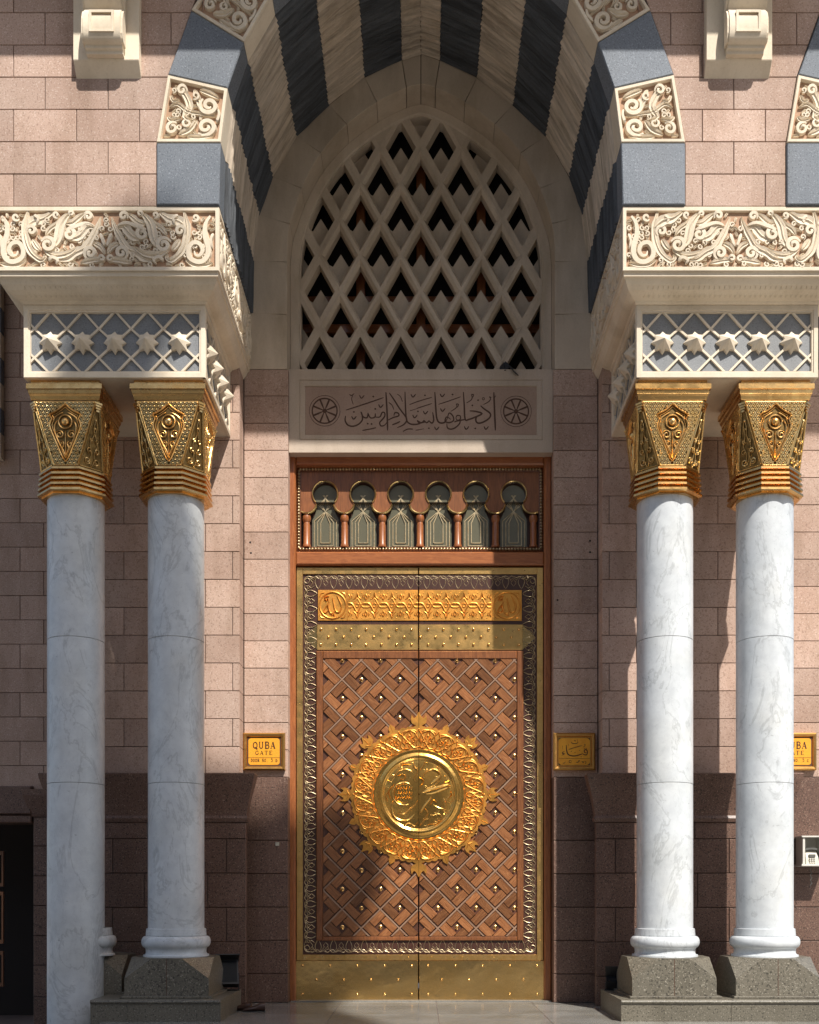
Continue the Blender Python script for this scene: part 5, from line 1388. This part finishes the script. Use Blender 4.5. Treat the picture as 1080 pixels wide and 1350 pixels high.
def sign(px0, px1, py0, py1, lang, label, suffix='D', yw=YJ-.0):
    k = yw/1400; x0, x1 = (px0-555)*k, (px1-555)*k; z0, z1 = H((1178-py1)*k), H((1178-py0)*k)
    cx, cz = (x0+x1)/2, (z0+z1)/2; w, h = x1-x0, z1-z0
    yw = yw-.045
    o = thing('gate_sign', label, 'sign', (cx, yw, z0), 'brass gate signs')
    A = rect(-w/2, w/2, -h/2, h/2)
    part('frame', MB().rings([(A, -.03), (A, .018), (miter(A, .02), .035), (miter(A, .05), .03), (miter(A, .062), .010)]).mesh('frame', 'signframe'), o, (cx, yw, cz))
    part('back', MB().prism(miter(A, .001), -.045, -.002).mesh('back', 'signframe'), o, (cx, yw, cz))
    B = miter(A, .066); bw, bh = w/2-.078, h/2-.078
    part('plate', MB().prism(miter(A, .062), -.001, .009).mesh('plate', 'ink' if lang == 'en' else 'signframe'), o, (cx, yw, cz))
    r = .04; P = []
    for sx, sz, a0 in ((1, 1, 0), (-1, 1, 90), (-1, -1, 180), (1, -1, 270)):
        P += [(sx*(bw-r)+r*math.cos(math.radians(a0+18*i)), sz*(bh-r)+r*math.sin(math.radians(a0+18*i))) for i in range(6)]
    part('face', MB().prism(ccw(P), .0091, .013).mesh('face', 'sign'), o, (cx, yw, cz))
    F = (Vector((0, -.0131, 0)), Vector((1, 0, 0)), Vector((0, 0, 1)), Vector((0, -1, 0)))
    mb = MB()
    if lang == 'en':
        word(mb, 'QUBA', 0, .045, .095, .086, F); word(mb, 'GATE', 0, -.045, .055, .064, F, 1.05)
        word(mb, 'DOOR NO. 5 '+suffix, 0, -.150, .042, .033, F, sizes=[1]*9+[1.3, 1, .8] if len('DOOR NO. 5 D') == 12 else None)
        mb.ribbon([(-bw, -.09), (bw, -.09)], .005, .002, F, 0, 1, (1, 1), 'ink')
    else:
        sc = w/ (735/13.5)   # traced at 13.5x, sign spans x 115..850
        f = lambda p: ((p[0]-482)/735*w, -(p[1]-428)/640*h)
        for pts, w_ in (([(345,320),(345,400),(368,470),(420,498),(500,502),(580,482),(632,462)],18), ([(632,462),(655,482),(700,482),(712,430),(690,395),(660,408),(664,445),(700,450)],17),
            ([(312,432),(280,438),(272,462),(312,464),(258,496)],13), ([(380,395),(480,362),(620,325)],10), ([(275,325),(280,390)],8), ([(378,300),(388,330)],8), ([(335,318),(350,330)],8),
            ([(430,262),(450,290),(520,290),(545,272)],11), ([(535,220),(548,282)],9), ([(480,235),(500,240),(490,255)],9), ([(655,315),(670,300),(668,330),(640,352)],7),
            ([(280,622),(305,628),(325,600)],11), ([(350,608),(362,608)],12), (circ(410,600,20,8)+[(430,600)],9), ([(512,612),(545,612),(572,585),(555,580)],11), ([(615,590),(640,620),(655,590)],10), ([(672,598),(688,612),(678,640)],10)):
            mb.ribbon([f(p) for p in pts], w_/735*w, .0025, F, 0, 3, (.5, .4), 'ink')
        for p in ((430,430),(495,442),(575,410),(603,518),(665,375),(690,375)): u, v = f(p); mb.prism([(u+.007, v), (u, v+.007), (u-.007, v), (u, v-.007)], 0, .002, F)
        mb.ribbon([f((210, 545)), f((765, 545))], .004, .002, F, 0, 1, (1, 1), 'ink')
        for sx in (-1, 1):
            for sz in (-1, 1): mb.prism(ccw([(sx*bw, sz*bh), (sx*(bw-.035), sz*bh), (sx*(bw-.012), sz*(bh-.012)), (sx*bw, sz*(bh-.035))]), 0, .002, F)
    part('lettering', mb.mesh('lettering', 'signink'), o, (cx, yw, cz))
sign(321.5, 376.5, 967, 1016, 'en', 'brass sign reading QUBA GATE DOOR NO. 5 D left of the door')
sign(729, 784, 967, 1016, 'ar', 'brass sign with Arabic lettering right of the door')
sign(1019.5, 1074.5, 967, 1016, 'en', 'brass sign ending 5 C half hidden behind the rightmost column', 'C')

# ================================================================== SMALL THINGS
# wall telephone in an open white box
k = 15.5/1400; X = lambda p: (p-555)*k; Zp = lambda p: H((1178-p)*k)
ph = thing('wall_telephone', 'beige telephone inside an open white metal box on the wall at the right edge', 'telephone', (X(1067), YJ, Zp(1142)))
x0, x1, z0, z1 = X(1054), X(1078.5), Zp(1140), Zp(1105); y0, y1 = YJ-.32, YJ-.03
part('back_plate', MB().box(x0, x1, y1, y1+.01, z0, z1).mesh('back_plate', 'white'), ph)
part('top_panel', MB().box(x0-.05, x1+.10, y0-.02, y1-.001, z1, z1+.022, .004).mesh('top_panel', 'white'), ph)
part('bottom_panel', MB().box(x0-.06, x1+.10, y0-.04, y1-.001, z0-.028, z0, .004).mesh('bottom_panel', 'white'), ph)
part('side_panel', MB().box(x0-.03, x0+.005, y0, y1-.001, z0+.001, z1-.001, .004).mesh('side_panel', 'white'), ph)
part('side_panel', MB().box(x1-.004, x1+.05, y0, y1-.001, z0+.001, z1-.001, .004).mesh('side_panel', 'white'), ph)
bx = (x0+x1)/2-.01
secs = [[Vector((bx+sx*w, y, z)) for sx, y in ((-1, yf), (1, yf), (1, yb), (-1, yb))] for z, w, yf, yb in ((z0+.002, .095, y0+.03, y1-.03), (z0+.10, .09, y0+.06, y1-.03), (z0+.19, .075, y0+.12, y1-.03), (z0+.20, .07, y0+.13, y1-.03))]
tb = part('handset_base', MB().loft(secs).mesh('handset_base', 'beige'), ph)
part('display', MB().box(bx-.045, bx+.045, y0+.045, y0+.075, z0+.105, z0+.145).mesh('display', 'grey'), tb)
for i in range(3):
    for j in range(3): part('key', MB().box(bx-.045+i*.033, bx-.045+i*.033+.02, y0+.024, y0+.05, z0+.02+j*.026, z0+.037+j*.026).mesh('key', 'white'), tb)
part('handset', MB().loft([[Vector((bx-.085+i*.034, y0+.10+a, z0+.205+b+.012*math.sin(math.pi*i/5))) for a, b in ((-.02, 0), (.02, 0), (.02, .028), (-.02, .028))] for i in range(6)]).mesh('handset', 'grey'), ph)
cb = MB()
F = front(y0+.05)
cb.ribbon([(bx-.02+.012*math.sin(i*1.7), z0-.03-.02*i) for i in range(15)], .010, .01, F, 0, 2, (1, 1)); part('cord', cb.mesh('cord', 'grey', True), ph)
# floodlights
def floodlight(label, loc, w, h, d, tilt, rz=0):
    o = thing('floodlight', label, 'floodlight', loc, 'black floodlights')
    o.rotation_euler = (0, 0, rz)
    def P(n, mb, m): 
        p = part(n, mb.mesh(n, m), o, loc); return p
    ct, st = math.cos(tilt), math.sin(tilt)
    def rot(mb, zc):
        mb.v = [(v[0], v[1]*ct-(v[2]-zc)*st, v[1]*st+(v[2]-zc)*ct+zc) for v in mb.v]; return mb
    zc = h*.62
    b = MB().loft([[Vector((x*w/2, y, zc+z*h/2)) for x, z in ((-1, -1), (1, -1), (1, 1), (-1, 1))] for x_, y in ((0, -d/2), (0, d/6))]) 
    b.loft([[Vector((x*w/2*q_, y, zc+z*h/2*q_)) for x, z in ((-1, -1), (1, -1), (1, 1), (-1, 1))] for q_, y in ((1, d/6+.001), (.6, d/2))])
    P('housing', rot(b, zc), 'black'); P('lens', rot(MB().box(-w/2*.88, w/2*.88, -d/2-.006, -d/2-.001, zc-h/2*.86, zc+h/2*.86), zc), 'lens')
    P('visor', rot(MB().box(-w/2*1.1, w/2*1.1, -d/2-.16, d/6, zc+h/2+.002, zc+h/2+.014), zc), 'black')
    for s in (-1, 1): P('bracket_arm', MB().box(s*(w/2+.012)-.006, s*(w/2+.012)+.006, -.02, .02, 0, zc+.02), 'black')
    P('bracket_foot', MB().box(-w/2-.02, w/2+.02, -.05, .05, 0, .01), 'black')
    return o
floodlight('black floodlight on the step behind the plinth left of the door', (-2.66, 14.55, .272), .30, .36, .20, -.45, .25)
floodlight('low black floodlight on the step behind the plinth right of the door', (2.66, 14.60, .272), .22, .13, .18, -1.0, -.2)
floodlight('small black floodlight lying on the sill of the lattice window', ((668-555)*15.75/1400, 15.78, H(7.712)), .20, .12, .16, .9, 1.0)
# pair of shoes
sh = thing('pair_of_shoes', 'dark brown leather shoes left on the floor at the foot of the left door pier', 'shoes', (-2.36, 14.45, 0))
for i, (dx, dy, rz) in enumerate(((-.09, .05, 1.35), (.10, -.04, 1.75))):
    secs = []
    for t in range(9):
        u = t/8; L_ = .29; w = .042+.016*math.sin(math.pi*min(1, u*1.15)); hh = .115-.075*u if u > .35 else .115
        if u > .9: w *= .7; hh *= .8
        secs.append([Vector((w*math.cos(a)*.95, u*L_-.145, max(.004, hh*.5+hh*.5*math.sin(a)))) for a in [2*math.pi*j/12 for j in range(12)]])
    p = part('shoe', MB().loft(secs).mesh('shoe', 'leather', True), sh, (-2.36+dx, 14.45+dy, .004), rotz=rz)
    part('sole', MB().loft([[Vector((x*.055, y, z)) for x, y in ((-1, -.15), (1, -.15), (1.1, .05), (.7, .155), (-.7, .155), (-1.1, .05))] for z in (0, .012)]).mesh('sole', 'black'), p, (-2.36+dx, 14.45+dy, .001))

# ================================================================== ADDED UNSEEN BLOCKERS (outline shaped to throw the big soft shadow on the left)
Ss = 24.0
def cu(u, v): return (u+.52*Ss, H(v)+1.48*Ss)
tw = thing('shadow_caster', 'unseen stepped shadow-casting tower standing across the square behind the viewer', 'light blocker', (16, YF-Ss, 0))
prof = [(-14, 6.5), (-4.35, 6.6), (-4.35, 7.6), (-4.0, 8.25), (-3.65, 8.52), (-3.0, 8.52), (-2.95, 7.8), (-3.2, 7.2), (-3.2, 6.6), (-2.9, 6.3), (-2.55, 5.9), (-2.45, 5.1), (-1.9, 4.95), (-1.0, 4.85), (-.15, 5.4), (.45, 5.45), (.95, 4.85), (.85, 4.2), (.5, 3.6), (.22, 2.9), (.0, 2.1), (-.3, 1.5), (-.5, -3)]
P = [cu(-14, -3)]+[cu(u, v) for u, v in prof]
P[0] = (P[0][0], 0); P[-1] = (P[-1][0], 0); P.insert(len(P)-1, (cu(-.6, 0)[0], cu(0, -3)[1]))
part('shadow_block', MB().prism(ccw(clean(P)), 0, 14, front(YF-Ss)).mesh('shadow_block', 'blocker'), tw)

for x0, x1, y0, hh, nm in ((-95, -38, -62, 40, 'far unseen sky-blocking box added behind the viewer, left of the stepped tower'), (-34, 6, -75, 48, 'lower unseen sky-blocking box added straight behind the viewer'), (44, 100, -60, 52, 'tall unseen sky-blocking box added behind the viewer, right of the stepped tower')):
    bb = thing('sky_blocker', nm, 'light blocker', ((x0+x1)/2, y0, 0))  # unseen boxes added to cut down the sky light
    part('wall', MB().box(x0, x1, y0-14, y0, 0, hh).mesh('wall', 'blocker'), bb)
